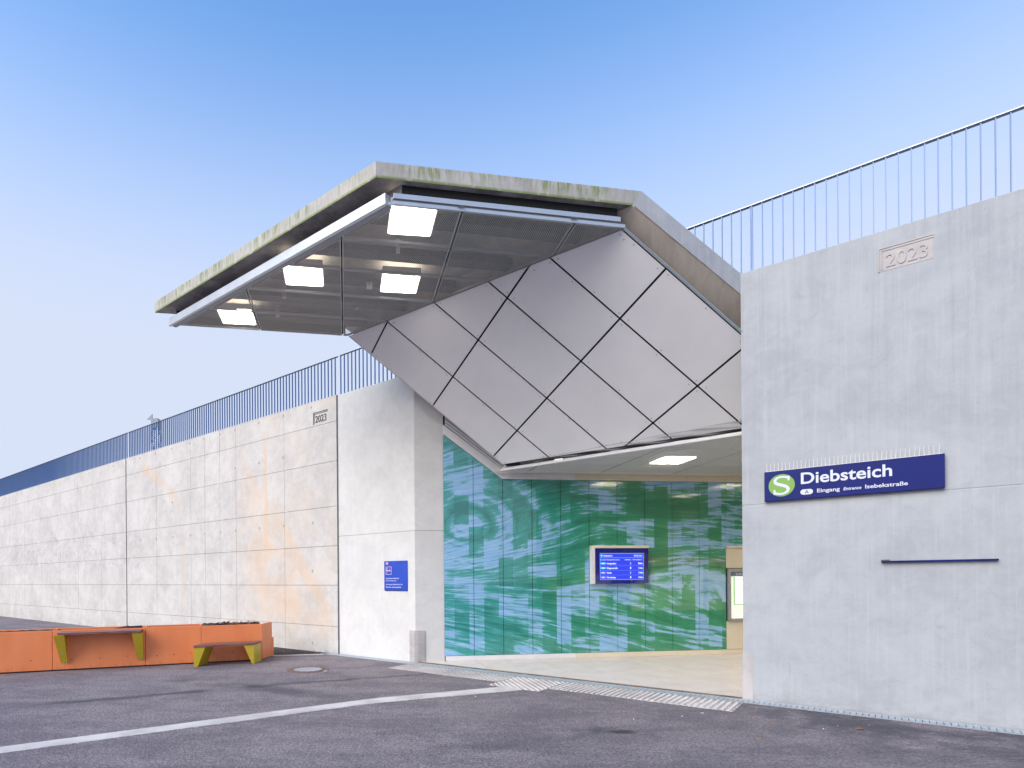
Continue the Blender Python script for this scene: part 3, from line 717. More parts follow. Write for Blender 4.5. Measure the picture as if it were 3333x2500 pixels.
# ================================================================== CEILING LIGHTS
m_lamp = glow('lamp_diffuser', (1.0, 0.93, 0.80), 4.5, (0.8, 0.8, 0.8))
m_added_glow = glow('added_upward_glow', (1.0, 0.88, 0.66), 2.6, (0.6, 0.6, 0.58))
def ceiling_light(s, t, z, label, str_mat=None):
    c = P(s, t, z); root = empty('ceiling_light', c, label, 'ceiling light', 'square light panels')
    h = .285
    MB().pp(c - E2*h - M*h - UP*.012, E2*2*h, M*2*h, UP*.020).build('diffuser', str_mat or m_lamp, root)
    MB().pp(c - E2*(h+.015) - M*(h+.015) + UP*.010, E2*2*(h+.015), M*2*(h+.015), UP*.09).build('housing', m_white, root)
    if not str_mat: MB().pp(c - E2*h - M*h + UP*.101, E2*2*h, M*2*h, UP*.006).build('added_glow_plate', m_added_glow, root)  # unseen glowing plate added above the lamp to brighten slab and mesh
    fm = MB(); r_ = h+.02
    for (o_, a_, b_) in ((c-E2*r_-M*r_, E2*2*r_, M*.018), (c-E2*r_+M*(r_-.018), E2*2*r_, M*.018), (c-E2*r_-M*(r_-.018), E2*.018, M*2*(r_-.018)), (c+E2*(r_-.018)-M*(r_-.018), E2*.018, M*2*(r_-.018))):
        fm.pp(o_-UP*.0, a_, b_, UP*.05)
    fm.build('frame', m_white, root)
    return root
ceiling_light(5.53, -4.24, 6.445, 'square light nearest the top corner of the canopy')
ceiling_light(3.41, -4.29, 6.445, 'square light by the front trim, between the corner light and the light at the tip')
ceiling_light(3.32, -2.71, 6.445, 'square light in the mesh ceiling farthest from the front trim, nearest the sloping panels')
ceiling_light(1.27, -4.10, 6.445, 'square light nearest the left tip of the canopy')
m_lamp2 = glow('passage_lamp_diffuser', (1.0, 0.90, 0.74), 11.0, (0.8, 0.8, 0.8))
lbl = ['square light glowing in the passage ceiling above the departure screen', 'square light deeper in the passage ceiling behind the right-hand wall', 'square light in the passage ceiling nearest the right-hand wall', 'square light at the far end of the passage ceiling']
for k, (s_, t_) in enumerate(((2.05, 3.38), (2.05, 6.5), (4.2, 4.9), (2.05, 9.3))):
    ceiling_light(s_, t_, ZC+.035, lbl[k], str_mat=m_lamp2)

# ================================================================== RAILINGS
def railing(s0, s1, label, pitch=.118, label2=None):
    root = empty('railing', F(s0, -.12, ZT), label, 'railing', 'steel bar railings on the walls')
    d = -.10; z0, z1 = ZT+.05, ZT+.92
    MB().pp(F(s0, d-.03, z1), E1*(s1-s0), -N*.06, UP*.012).build('top_rail', m_railtop, root)
    MB().pp(F(s0, d-.03, z0-.04), E1*(s1-s0), -N*.06, UP*.012).build('bottom_rail', m_railtop, root)
    n = int((s1-s0)/pitch)
    bar = MB().pp(F(s0, d-.018, z0-.028), E1*.011, -N*.036, UP*(z1-z0+.028)).build('bar', m_rail, root)
    for i in range(1, n+1): inst(bar, root, E1*pitch*i, 'bar')
    i = 8
    while i < n:
        MB().pp(F(s0+pitch*i+.02, d-.01, ZT), E1*.07, -N*.03, UP*.03).build('foot_clamp', m_galv, root); i += 14
    return root
railing(-32.2, -12.66, 'blue-grey bar railing on the far end of the left concrete wall', .118)
railing(-12.55, -2.19, 'long blue-grey bar railing above the rust-stained concrete wall')
railing(-2.10, .40, 'short length of blue-grey bar railing on the pale pier beside the canopy')
railing(1.2, 6.052, 'bar railing rising behind the sloping canopy edge')
railing(6.058, 14.0, 'bar railing along the top of the pale wall right of the canopy')

# ================================================================== LATTICE MAST
mc = Vector((-12.2, 27.6, 4.0)); mast = empty('lattice_mast', mc, 'lattice steel railway mast seen through the railing at far left', 'mast')
mm = MB(); hw = lambda z: .36 - .022*(z-5)**1.0 * 1.6 if z < 9 else .22
for sx in (-1, 1):
    for sy in (-1, 1):
        l = MB(); l.tube(mc+Vector((sx*.30, sy*.30, 0)), mc+Vector((sx*.13, sy*.13, 5.35)), .035, .03, 4); l.build('leg', m_galv, mast)
zz = 0; k = 0
br = MB()
while zz < 4.9:
    for (ax, ay, bx, by) in ((-1, -1, 1, -1), (1, -1, 1, 1), (1, 1, -1, 1), (-1, 1, -1, -1)):
        r0 = .30-.17*zz/5.35; r1 = .30-.17*(zz+.5)/5.35
        a_, b_ = (Vector((ax*r0, ay*r0, zz)), Vector((bx*r1, by*r1, zz+.5)))
        if k % 2: a_, b_ = Vector((bx*r0, by*r0, zz)), Vector((ax*r1, ay*r1, zz+.5))
        br.tube(mc+a_, mc+b_, .016, n=4)
    zz += .5; k += 1
o_ = br.build('bracing', m_galv, mast)
MB().box(mc.x-.16, mc.y-.17, mc.z+4.95, mc.x+.17, mc.y+.17, mc.z+5.42).build('head_plate', m_grey, mast)
hp = MB(); hp.prism([mc+Vector((-.42, 0, 5.42)), mc+Vector((-.17, 0, 5.42)), mc+Vector((-.17, 0, 5.68))], (0, .05, 0)); hp.build('gusset', m_grey, mast)

# ================================================================== TACTILE PAVING, DRAIN
tp = empty('tactile_strip', F(3, .6, 0), 'white ribbed tactile strip laid along the entrance threshold', 'tactile paving', 'tactile paving')
def UD(u, d, z): return O + E1*u - N*d + UP*z
MB().pp(UD(.15, .275, 0), E1*2.42, -N*.58, UP*.004).build('base', m_paintb, tp)
MB().pp(UD(3.47, .275, 0), E1*2.50, -N*.62, UP*.004).build('base', m_paintb, tp)
rib = MB().pp(UD(.17, .28, .004), E1*.032, -N*.58, UP*.007).build('rib', m_paint, tp)
for i in range(1, 31): inst(rib, tp, E1*.0775*i, 'rib')
rib2 = MB().pp(UD(3.49, .28, .004), E1*.034, -N*.60, UP*.007).build('rib', m_paint, tp)
for i in range(1, 32): inst(rib2, tp, E1*.0775*i, 'rib')
af = empty('tactile_field', F(3, .7, 0), 'white square tactile field with slanting ribs where the strips meet', 'tactile paving', 'tactile paving')
MB().pp(UD(2.575, .265, 0), E1*.885, -N*.93, UP*.004).build('base', m_paintb, af)
dr = Vector((.0958, -.9954, 0))
sqp = [(2.58, .27), (3.455, .27), (3.455, 1.19), (2.58, 1.19)]        # (u, d)
for i in range(-14, 16):
    cu_ = 3.02 + i*.085*1.41                                         # ribs at 45 degrees: u - d = const
    lo, hi = cu_-.73-.024, cu_-.73+.024
    pl = clip_all(sqp, [(-1, 1, -lo), (1, -1, hi)])
    if len(pl) >= 3 and area(pl) > .002: MB().prism([UD(a_, b_, .004) for a_, b_ in pl], UP*.008).build('rib', m_paint, af)
gs = empty('guide_strip', (-1, 7.9, 0), 'long white ribbed guide strip crossing the asphalt to the entrance', 'tactile paving', 'tactile paving')
gpts = [((-8.2, 3.45), (-8.02, 3.2)), ((-3.29, 6.47), (-3.174, 6.24)), ((-.66, 8.09), (-.633+.02, 7.79)), ((-.40, 8.22), (-.37, 7.92)), ((1.50, 9.00), (1.66, 8.70))]
for i in range(4):
    (a0, b0), (a1, b1) = gpts[i], gpts[i+1]
    MB().prism([(*a0, 0), (*a1, 0), (*b1, 0), (*b0, 0)], UP*.0035).build('base', m_paintb, gs)
    for k in range(6):
        f0, f1 = (k+.12)/6, (k+.78)/6
        A0, B0, A1, B1 = Vector((*a0, .0035)), Vector((*b0, .0035)), Vector((*a1, .0035)), Vector((*b1, .0035))
        MB().prism([A0.lerp(B0, f0), A1.lerp(B1, f0), A1.lerp(B1, f1), A0.lerp(B0, f1)], UP*.006).build('rib', m_paint, gs)

m_grate = plain('zinc_grate', (0.46, 0.52, 0.57), 0.5, metal=0.3, var=0.15, scale=15)
dn = empty('drain_channel', F(3, .13, 0), 'galvanised slotted drain running along the foot of the portal', 'drain')
MB().pp(UD(-3.6, .03, 0.001), E1*17, -N*.23, UP*.003).build('channel_base', m_groove, dn)
MB().pp(UD(-3.6, .030, .004), E1*17, -N*.018, UP*.010).build('edge_rail', m_galv, dn)
MB().pp(UD(-3.6, .235, .004), E1*17, -N*.018, UP*.010).build('edge_rail', m_galv, dn)
gb = MB().pp(UD(-3.6, .048, .004), E1*.051, -N*.187, UP*.007).build('grate_bar', m_grate, dn)
for i in range(1, 280): inst(gb, dn, E1*.0605*i, 'grate_bar')

# ================================================================== MANHOLE
mh = empty('manhole_cover', (-1.97, 10.84, 0), 'round manhole cover with rusty iron ring and pale concrete centre', 'manhole cover')
def disc(r0, r1, z0, z1, c, n=48):
    mb = MB(); 
    for i in range(n):
        a0, a1 = 2*math.pi*i/n, 2*math.pi*(i+1)/n
        pts = [(c[0]+r*math.cos(a), c[1]+r*math.sin(a)) for r, a in ((r0, a0), (r1, a0), (r1, a1), (r0, a1))] if r0 > 0 else \
              [(c[0], c[1])] + [(c[0]+r1*math.cos(a), c[1]+r1*math.sin(a)) for a in (a0, a1)]
        mb.prism([(x, y, z0) for x, y in pts], (0, 0, z1-z0))
    return mb
cc_ = (-1.97, 10.84)
disc(.335, .395, .001, .008, cc_).build('outer_ring', m_iron, mh)
disc(.262, .328, .001, .010, cc_).build('inner_ring', m_iron, mh)
disc(0, .258, .001, .007, cc_).build('concrete_infill', m_right, mh)
for i in range(16):
    a = 2*math.pi*i/16
    MB().tube((cc_[0]+.30*math.cos(a), cc_[1]+.30*math.sin(a), .009), (cc_[0]+.30*math.cos(a), cc_[1]+.30*math.sin(a), .012), .013, n=8).build('slot', m_void, mh)

# ================================================================== PLANTERS AND BENCHES
FD = Vector((.942, .335, 0)).normalized(); BD = Vector((-FD.y, FD.x, 0))
C0 = Vector((-3.157, 12.150, 0)); 
def K(a, b, z): return C0 - FD*a + BD*b + UP*z                       # a to the left of the right corner, b back, z up
def planter(a0, a1, label, right_end=False, depth=.62):
    root = empty('planter', K((a0+a1)/2, .2, 0), label, 'planter', 'orange steel planters')
    t_ = .03; h = .765
    MB().pp(K(a1-.003, 0, .025), FD*(a1-a0-.006), BD*t_, UP*(h-.025)).build('front_panel', m_orange, root, bevel=.006)
    MB().pp(K(a1-.003, depth, .025), FD*(a1-a0-.006), BD*t_, UP*(h-.025)).build('back_panel', m_orange, root, bevel=.006)
    if right_end:
        d_ = Vector((.064, .57, 0)); o_ = K(a0, 0, .025)
        MB().prism([o_+FD*.001, o_+d_, o_+d_-FD*.03, o_-FD*.03+BD*.031], UP*(h-.02)).build('end_panel', m_orange, root, bevel=.006)
        MB().prism([o_+d_*.93+FD*.004, o_+d_*1.13+FD*.01, o_+d_*1.13-FD*.04, o_+d_*.93-FD*.04], UP*.40).build('end_step', m_orange, root, bevel=.004)
    else:
        MB().pp(K(a0+.03, .03, .025), -FD*-.02, BD*(depth-.03), UP*(h-.03)).build('end_panel', m_orange, root)
    MB().pp(K(a1-.02, .02, 0), FD*(a1-a0-.04), BD*(depth-.0), UP*.02).build('plinth', m_black, root)
    for k in range(3):
        q = K(a1-(a1-a0)*(.2+.3*k), .0, .20+.01*k)
        MB().tube(q, q-BD*.005, .012, .008, 8).build('screw', m_rust, root)
    return root
def soil_fill(root, a0, a1, zt=.745):
    mb = MB(); rr = random.Random(int(a0*100)); nx, ny = 22, 6
    vs_ = [K(a1-.03-(a1-a0-.06)*i/nx, .04+.57*j/ny, zt+rr.uniform(-.012, .022)) for i in range(nx+1) for j in range(ny+1)]
    fs2 = [(i*(ny+1)+j, (i+1)*(ny+1)+j, (i+1)*(ny+1)+j+1, i*(ny+1)+j+1) for i in range(nx) for j in range(ny)]
    mb.add(vs_, fs2); mb.build('soil', m_soil, root)
pr = planter(0, 1.21, 'orange planter at the right end, behind the low bench', True); soil_fill(pr, 0, 1.21, .765)
pm = planter(1.21, 2.25, 'plain orange planter between the low bench and the high counter'); soil_fill(pm, 1.21, 2.25, .70)
pl_ = planter(2.25, 3.85, 'orange planter at the left under the high wooden counter'); soil_fill(pl_, 2.25, 3.85, .70)
pe = planter(3.85, 5.6, 'orange planter farthest left, past the high counter'); soil_fill(pe, 3.85, 5.6, .74)
# dry leaves and twigs on the soil
lv = MB(); rr = random.Random(5)
for i in range(34):
    c = K(rr.uniform(.08, 1.05), rr.uniform(.06, .4), .775+rr.uniform(0, .03)); a = rr.uniform(0, 6.28); l = rr.uniform(.03, .08)
    u_ = Vector((math.cos(a), math.sin(a), rr.uniform(-.2, .7))).normalized()*l; v_ = Vector((-math.sin(a), math.cos(a), rr.uniform(-.2, .5))).normalized()*l*.45
    lv.add([c-u_, c+v_*.8, c+u_+UP*.01, c-v_+UP*.006], [(0, 1, 2), (0, 2, 3)])
o_ = lv.build('leaf_litter', m_leaf); o_['kind'] = 'stuff'; tag(o_, 'dry brown leaves lying on the soil of the right-hand planter', 'leaves')
tw = MB()
for i in range(10):
    c = K(rr.uniform(.1, 1.0), rr.uniform(.05, .3), .78); a = rr.uniform(-.4, .4)
    tw.tube(c, c+FD*rr.uniform(.08, .25)+UP*rr.uniform(0, .03), .008, .004, 5)
o_ = tw.build('twigs', m_bark); o_['kind'] = 'stuff'; tag(o_, 'thin dead twigs on the soil of the right-hand planter', 'twigs')

# low bench
bn = empty('bench', (-3.75, 11.6, 0), 'low bench with red-brown wooden slats and mustard steel ends', 'bench')
fl0, fr0 = Vector((-4.27, 11.245, 0)), Vector((-3.205, 11.66, 0)); bd = (fr0-fl0).normalized(); bb = Vector((.07, .9975, 0))
DEP = .47
for k in range(6):
    o_ = fl0 + bb*(.077*k) + UP*.378 - bd*.0
    MB().pp(o_, bd*((fr0-fl0).length), bb*.069, UP*.042).build('slat', m_wood, bn, bevel=.003)
def leg_plate(root, base, along, back, sgn, wt, wb, h, dep, z0=0):
    """folded steel end: tapered front flange plus a side cheek"""
    t_ = .008
    MB().prism([base+UP*(z0+.004), base+along*wb*sgn+UP*(z0+.004), base+along*wt*sgn+UP*h, base+UP*h], back*t_).build('front_flange', m_yellow, root)
    MB().prism([base+back*t_+UP*(z0+.004), base+back*dep+UP*(z0+.004), base+back*dep+UP*h, base+back*t_+UP*h], along*t_*sgn).build('side_cheek', m_yellow, root)
    if wb:
        o1 = base+along*wb*sgn+back*t_+UP*(z0+.004); o2 = base+along*wt*sgn+back*t_+UP*h
        MB().prism([o1, o1+back*(dep-.01), o2+back*(dep-.01), o2], -along*t_*sgn).build('inner_cheek', m_yellow, root)
    for (a_, z_) in ((.35, .9), (.35, .28)):
        q = base + along*(wb+(wt-wb)*z_)*a_*sgn + UP*(z0+(h-z0)*z_)
        MB().tube(q, q-back*.006, .010, .008, 8).build('bolt', m_galv, root)
leg_plate(bn, fl0+bb*.01, bd, bb, 1, .21, .07, .376, DEP-.02)
leg_plate(bn, fr0+bb*.01, bd, bb, -1, .20, .045, .376, DEP-.02)
# high counter at the left
hc = empty('high_counter', K(3.0, -.1, .6), 'high wooden counter fixed to the left planter on mustard steel brackets', 'counter')
cl = K(3.7, -.32, 0); 
for k in range(5):
    MB().pp(cl+BD*(.077*k)+UP*.70, FD*1.40, BD*.070, UP*.042).build('slat', m_wood, hc, bevel=.003)
def bracket(a):
    q = K(a, -.30, 0)
    MB().prism([q+BD*.27+UP*.14, q+BD*.295+UP*.14, q+BD*.295+UP*.69, q+UP*.69], FD*.008).build('bracket', m_yellow, hc)
    MB().prism([q+BD*.27+UP*.14-FD*.10, q+BD*.27+UP*.14, q+UP*.69, q+UP*.69-FD*.17], BD*.008).build('bracket_flange', m_yellow, hc)
    for z_ in (.17, .33):
        w_ = q+BD*(.27-(z_-.14)/.55*.27)+UP*z_-FD*.05
        MB().tube(w_, w_-BD*.007, .013, .010, 8).build('bolt', m_galv, hc)
bracket(2.29); bracket(3.6)
bg_ = MB(); bg_.tube(K(2.55, .10, .765), K(2.32, .14, .775), .035, .03, 7); bg_.tube(K(2.8, .10, .755), K(2.55, .10, .77), .015, .045, 7)
o_ = bg_.build('plastic_bag', m_black); tag(o_, 'dark crumpled plastic bag behind the high counter', 'bag')

# soil bed between planter and wall, with its pale edging
sb = MB(); ring = [(-3.10, 12.84), (-2.3, 12.95), (-1.72, 13.07), (-1.80, 13.12), (-2.60, 13.78), (-3.4, 14.45), (-3.9, 14.1), (-3.5, 13.3)]
n_ = len(ring); cxy = (-2.95, 13.4)
vs_ = [(x, y, .004) for x, y in ring] + [((x+cxy[0])/2, (y+cxy[1])/2, .03+rnd.uniform(0, .02)) for x, y in ring] + [(cxy[0], cxy[1], .05)]
sb.add(vs_, [(i, (i+1) % n_, n_+(i+1) % n_, n_+i) for i in range(n_)] + [(n_+i, n_+(i+1) % n_, 2*n_) for i in range(n_)])
o_ = sb.build('soil_bed', m_soil); o_['kind'] = 'structure'
ed = MB()
for (a_, b_) in (((-3.12, 12.80), (-2.3, 12.92)), ((-2.3, 12.92), (-1.70, 13.04))):
    ed.prism([(*a_, 0), (*b_, 0), (b_[0], b_[1]+.03, 0), (a_[0], a_[1]+.03, 0)], UP*.015)
o_ = ed.build('bed_edging', m_paper); o_['kind'] = 'structure'
lt = MB(); rr = random.Random(9)
for i in range(60):
    x, y = rr.uniform(-3.2, -1.9), rr.uniform(12.9, 13.5); l = rr.uniform(.01, .03)
    if y < 12.85+.2*(x+3.2)/1.4: continue
    a = rr.uniform(0, 6.28); lt.add([(x+l*math.cos(a), y+l*math.sin(a), .05), (x-l*math.sin(a), y+l*math.cos(a), .06), (x-l*math.cos(a), y-l*math.sin(a), .05)], [(0, 1, 2)])
o_ = lt.build('bed_litter', m_leaf); o_['kind'] = 'stuff'; tag(o_, 'small dry scraps scattered on the soil at the foot of the wall', 'leaf litter')

# ================================================================== LITTER ON THE ASPHALT
butts = [(2.63, 6.86, .03), (3.06, 6.34, .03), (3.59, 5.98, .05), (4.19, 6.75, .03), (3.59, 7.14, .035), (4.43, 6.61, .025), (4.79, 6.49, .03), (5.15, 6.50, .03), (4.54, 6.37, .02), (4.34, 7.29, .03), (4.70, 7.19, .025), (3.80, 6.98, .025), (3.27, 6.99, .025), (-.07, 8.71, .04), (-1.6, 10.55, .03), (.59, 10.03, .035), (.9, 8.25, .03), (-3.4, 9.3, .03), (-2.3, 8.4, .03)]
butt_where = ['lying alone nearest the dark oil blotch, left of the right-hand wall', 'just below the dark oil blotch towards the camera', 'long one in the foreground below the end of the tactile strip', 'below the right end of the tactile strip', 'close to the lower edge of the tactile strip near its right end', 'midway between the tactile strip end and the brown leaf', 'left of the curled brown leaf', 'right of the curled brown leaf by the drain', 'tiny stub in front of the curled brown leaf', 'against the drain where the right-hand wall begins', 'by the drain a step right of the wall corner', 'under the last ribs of the tactile strip', 'below the middle of the right-hand tactile strip', 'beside the guide strip near the square tactile field', 'just right of the manhole cover towards the camera', 'near the left corner of the square tactile field', 'below the square tactile field on open asphalt', 'on open asphalt in front of the low bench', 'between the low bench and the guide strip']
for i, (x, y, l) in enumerate(butts):
    a = rnd.uniform(0, 3.14); d_ = Vector((math.cos(a), math.sin(a), 0))*l*.5; c = Vector((x, y, .006))
    o_ = MB().tube(c-d_, c+d_, .005, n=6).build('cigarette_butt', m_butt if i % 4 else m_paper)
    tag(o_, 'cigarette end '+butt_where[i], 'cigarette butt', 'cigarette ends scattered on the asphalt')
c = Vector((4.92, 6.34, .006)); lf = MB(); lf.add([c+Vector((-.07, -.01, 0)), c+Vector((0, -.025, .008)), c+Vector((.07, .01, .003)), c+Vector((0, .03, .01))], [(0, 1, 2, 3)])
o_ = lf.build('dead_leaf', m_leaf); tag(o_, 'curled brown leaf on the dark asphalt by the right-hand wall', 'leaf')
c = Vector((-1.64, 10.50, .006)); lf = MB(); lf.add([c, c+Vector((.10, .02, .012)), c+Vector((.13, .09, .004)), c+Vector((.03, .07, .02))], [(0, 1, 2, 3)])
o_ = lf.build('crushed_wrapper', plain('wrapper_blue', (.25, .45, .55), .4)); tag(o_, 'pale blue crushed wrapper beside the manhole cover', 'wrapper')

# ================================================================== STATION NAME SIGN
sg = empty('station_sign', F(7.1, .05, 2.68), 'long navy sign reading Diebsteich with a green S roundel', 'sign')
s0, s1, z0, z1, dd = 6.205, 7.98, 2.690, 3.085, .06
MB().pp(F(s0, .008, z0), E1*(s1-s0), -N*(dd-.008), UP*(z1-z0)).build('board', m_navy, sg, bevel=.004)
MB().pp(F(s0+.05, .0, z0+.03), E1*(s1-s0-.1), -N*.009, UP*(z1-z0-.06)).build('bracket', m_black, sg)
def onf(s, z, d=dd+.0005): return F(s, d, z)
def fdisc(cs_, cz, ru, rz, name, mat, parent, d, n=48):
    MB().prism([F(cs_+ru*math.cos(2*math.pi*i/n), d, cz+rz*math.sin(2*math.pi*i/n)) for i in range(n)], -N*.002).build(name, mat, parent)
fdisc(6.400, 2.889, .146, .146, 'roundel', m_green, sg, dd)
def s_path(cx, cz, w_, h_):                                          # heavy S drawn as a ribbon of varying width
    pts = [(.36, .30, .115), (.30, .36, .12), (.10, .415, .11), (-.10, .41, .11), (-.27, .33, .13), (-.31, .20, .15), (-.22, .09, .16), (0, .01, .165), (.22, -.08, .16), (.31, -.20, .15), (.26, -.33, .13), (.10, -.415, .11), (-.10, -.425, .11), (-.28, -.38, .12), (-.36, -.30, .115)]
    return [(cx+a*w_, cz+b*h_, c*w_) for a, b, c in pts]
def ribbon(pts, d, name, mat, parent, W=None):
    mb = MB(); fine = []
    for i in range(len(pts)-1):
        p0 = pts[max(i-1, 0)]; p1 = pts[i]; p2 = pts[i+1]; p3 = pts[min(i+2, len(pts)-1)]
        for k in range(4):
            t_ = k/4; fine.append(tuple(.5*((2*b_)+(-a_+c_)*t_+(2*a_-5*b_+4*c_-e_)*t_*t_+(-a_+3*b_-3*c_+e_)*t_**3) for a_, b_, c_, e_ in zip(p0, p1, p2, p3)))
    fine.append(pts[-1]); L_, R2 = [], []
    for i, (a_, b_, w_) in enumerate(fine):
        q0_ = fine[max(i-1, 0)]; q1_ = fine[min(i+1, len(fine)-1)]; tx, tz = q1_[0]-q0_[0], q1_[1]-q0_[1]; l = math.hypot(tx, tz) or 1
        nx, nz = -tz/l, tx/l; L_.append((a_+nx*w_/2, b_+nz*w_/2)); R2.append((a_-nx*w_/2, b_-nz*w_/2))
    n = len(fine); vsx = [F(a_, d, b_) for a_, b_ in L_] + [F(a_, d, b_) for a_, b_ in R2]
    mb.add(vsx, [(i, i+1, n+i+1, n+i) for i in range(n-1)])
    return mb.build(name, mat, parent)
sp = s_path(6.400, 2.889, .235, .262)
ribbon(sp, dd+.0035, 'roundel_letter', m_letter, sg)
# wedge serifs of the S
for (a_, b_, c_, d_) in ((6.468, 2.945, .022, .062), (6.310, 2.772, .022, .062)):
    MB().pp(F(a_, dd+.0035, b_), E1*c_, -N*.001, UP*d_).build('roundel_letter', m_letter, sg)
write('Diebsteich', sg, m_letter, onf(6.612, 2.884), E1, UP, -N, .905, .148, bold=.018)
write('Eingang', sg, m_letter, onf(6.783, 2.757), E1, UP, -N, .232, .048, bold=.018)
write('Entrance', sg, m_letter, onf(7.050, 2.757), E1, UP, -N, .178, .038, bold=.02, shear=.22)
write('Isebekstraße', sg, m_letter, onf(7.264, 2.757), E1, UP, -N, .395, .048, bold=.018)
pill = [(6.64+.035*math.cos(math.pi/2+math.pi*i/12), 2.776+.034*math.sin(math.pi/2+math.pi*i/12)) for i in range(13)] + \
       [(6.705+.035*math.cos(-math.pi/2+math.pi*i/12), 2.776+.034*math.sin(-math.pi/2+math.pi*i/12)) for i in range(13)]
MB().prism([F(a_, dd+.0003, b_) for a_, b_ in pill], -N*.0015).build('entrance_pill', m_letter, sg)
write('A', sg, m_navy, F(6.653, dd+.003, 2.754), E1, UP, -N, .042, .046, depth=.001)
sk_ = MB().pp(F(s0+.02, .02, z1), E1*(s1-s0-.04), -N*.025, UP*.006).build('spike_strip', m_spike, sg)
rr = random.Random(3)
for i in range(41):
    b0 = F(s0+.028+.0425*i, .032, z1+.004); MB().tube(b0, b0+UP*.105+E1*rr.uniform(-.006, .006)-N*.004*(i % 3), .0028, .0018, 5).build('spike', m_spike, sg)

# slim dark bracket further right
tagb = empty('wall_bar', F(7.9, .1, 1.86), 'slim dark blue bar standing out from the pale wall below the sign', 'bar')
MB().pp(F(7.41, .0, 1.850), E1*1.0, -N*.05, UP*.020).build('bar', m_navy, tagb, bevel=.004)
MB().pp(F(7.41, .0, 1.872), E1*.08, -N*.03, UP*.012).build('end_clip', m_rust, tagb)

# ================================================================== NO SMOKING SIGN
ns = empty('no_smoking_sign', F(-.38, .03, 1.455), 'small blue no-smoking sign on the pale pier', 'sign')
MB().pp(F(-.692, .0, 1.455), E1*.622, -N*.028, UP*.613).build('board', m_blue, ns, bevel=.003)
MB().pp(F(-.690, .0, 1.445), E1*.62, -N*.012, UP*.010).build('fixing_rail', m_black, ns)
nd = .0285
def rect(a0, b0, a1, b1, mat, name, d=nd, th=.001): return MB().pp(F(a0, d, b0), E1*(a1-a0), -N*th, UP*(b1-b0)).build(name, mat, ns)
rect(-.645, 1.993, -.577, 2.041, m_pink, 'rail_emblem'); rect(-.638, 1.999, -.584, 2.035, m_letter, 'rail_emblem', nd+.0012)
write('DB', ns, m_red, F(-.632, nd+.0024, 2.005), E1, UP, -N, .042, .024, bold=.02, depth=.0008)
for (a0, b0, a1, b1) in ((-.645, 1.786, -.638, 1.949), (-.492, 1.786, -.485, 1.949), (-.638, 1.942, -.492, 1.949), (-.638, 1.786, -.492, 1.793)):
    rect(a0, b0, a1, b1, m_letter, 'pictogram_frame')
rect(-.628, 1.856, -.505, 1.876, m_letter, 'cigarette_symbol')
ribbon([(-.615, 1.885, .012), (-.622, 1.902, .013), (-.603, 1.916, .013), (-.612, 1.936, .010)], nd+.001, 'smoke_symbol', m_letter, ns)
MB().prism([F(-.634, nd+.0015, 1.800), F(-.618, nd+.0015, 1.797), F(-.500, nd+.0015, 1.935), F(-.516, nd+.0015, 1.938)], -N*.001).build('red_slash', m_red, ns)
write('Rauchfreier Bahnhof', ns, m_letter, F(-.645, nd, 1.693), E1, UP, -N, .362, .026, bold=.02, depth=.001)
write('Non-Smoking Station', ns, m_letter, F(-.645, nd, 1.648), E1, UP, -N, .300, .019, bold=.02, depth=.001)
write('An diesem Bahnhof ist das', ns, m_letter, F(-.645, nd, 1.568), E1, UP, -N, .462, .026, bold=.02, depth=.001)
write('Rauchen nicht gestattet.', ns, m_letter, F(-.645, nd, 1.512), E1, UP, -N, .425, .026, bold=.02, depth=.001)

# ================================================================== DEPARTURE SCREEN
ds = empty('departure_screen', G(4.3, .1, 1.55), 'blue departure display in a beige housing on the green wall', 'display')
pd = .12
MB().pp(G(3.665, .013, 2.300), E2*1.245, M*(pd+.02), UP*.053).build('housing_cap', m_beige, ds, bevel=.004)
MB().pp(G(3.665, .013, 1.557), E2*.062, M*(pd+.012), UP*.741).build('housing_side', m_white, ds, bevel=.003)
MB().pp(G(3.73, .013, 1.56), E2*1.175, M*(pd-.003), UP*.738).build('bezel', m_glass_black, ds, bevel=.003)
MB().pp(G(4.86, .013, 1.549), E2*.05, M*.1, UP*.010).build('housing_foot', m_beige, ds)
m_scr = glow('screen_blue', (0.012, 0.030, 0.62), 0.40); m_scl = glow('screen_line', (0.10, 0.30, 0.95), 0.40); m_txt = glow('screen_text', (0.80, 0.90, 1.0), 0.36)
m_sg = glow('screen_green', (0.02, 0.62, 0.18), 0.35); m_tq = glow('screen_turquoise', (0.06, 0.55, 0.85), 0.35); m_vi = glow('screen_violet', (0.30, 0.16, 0.80), 0.35)
sx0, sx1, sz0, sz1 = 3.835, 4.80, 1.64, 2.195; pf_ = pd+.0125
MB().pp(G(sx0-.012, pf_-.002, sz0-.01), E2*(sx1-sx0+.045), M*.002, UP*(sz1-sz0+.025)).build('screen_rim', m_black, ds)
MB().pp(G(sx0, pf_, sz0), E2*(sx1-sx0), M*.0015, UP*(sz1-sz0)).build('screen', m_scr, ds)
pt = pf_+.002
def srect(a0, b0, a1, b1, mat, name='screen_line'): return MB().pp(G(a0, pt, b0), E2*(a1-a0), M*.001, UP*(b1-b0)).build(name, mat, ds)
for r in ((sx0, sz1-.012, sx1, sz1), (sx0, sz0, sx1, sz0+.012), (sx0, sz0+.012, sx0+.012, sz1-.012), (sx1-.012, sz0+.012, sx1, sz1-.012), (sx0+.012, 2.093, sx1-.012, 2.104)): srect(*r, m_scl)
def stext(txt, a, z, width, cap, mat=m_txt, bold=.02): return write(txt, ds, mat, G(a, pt, z), E2, UP, M, width, cap, bold=bold, depth=.001, name='screen_text')
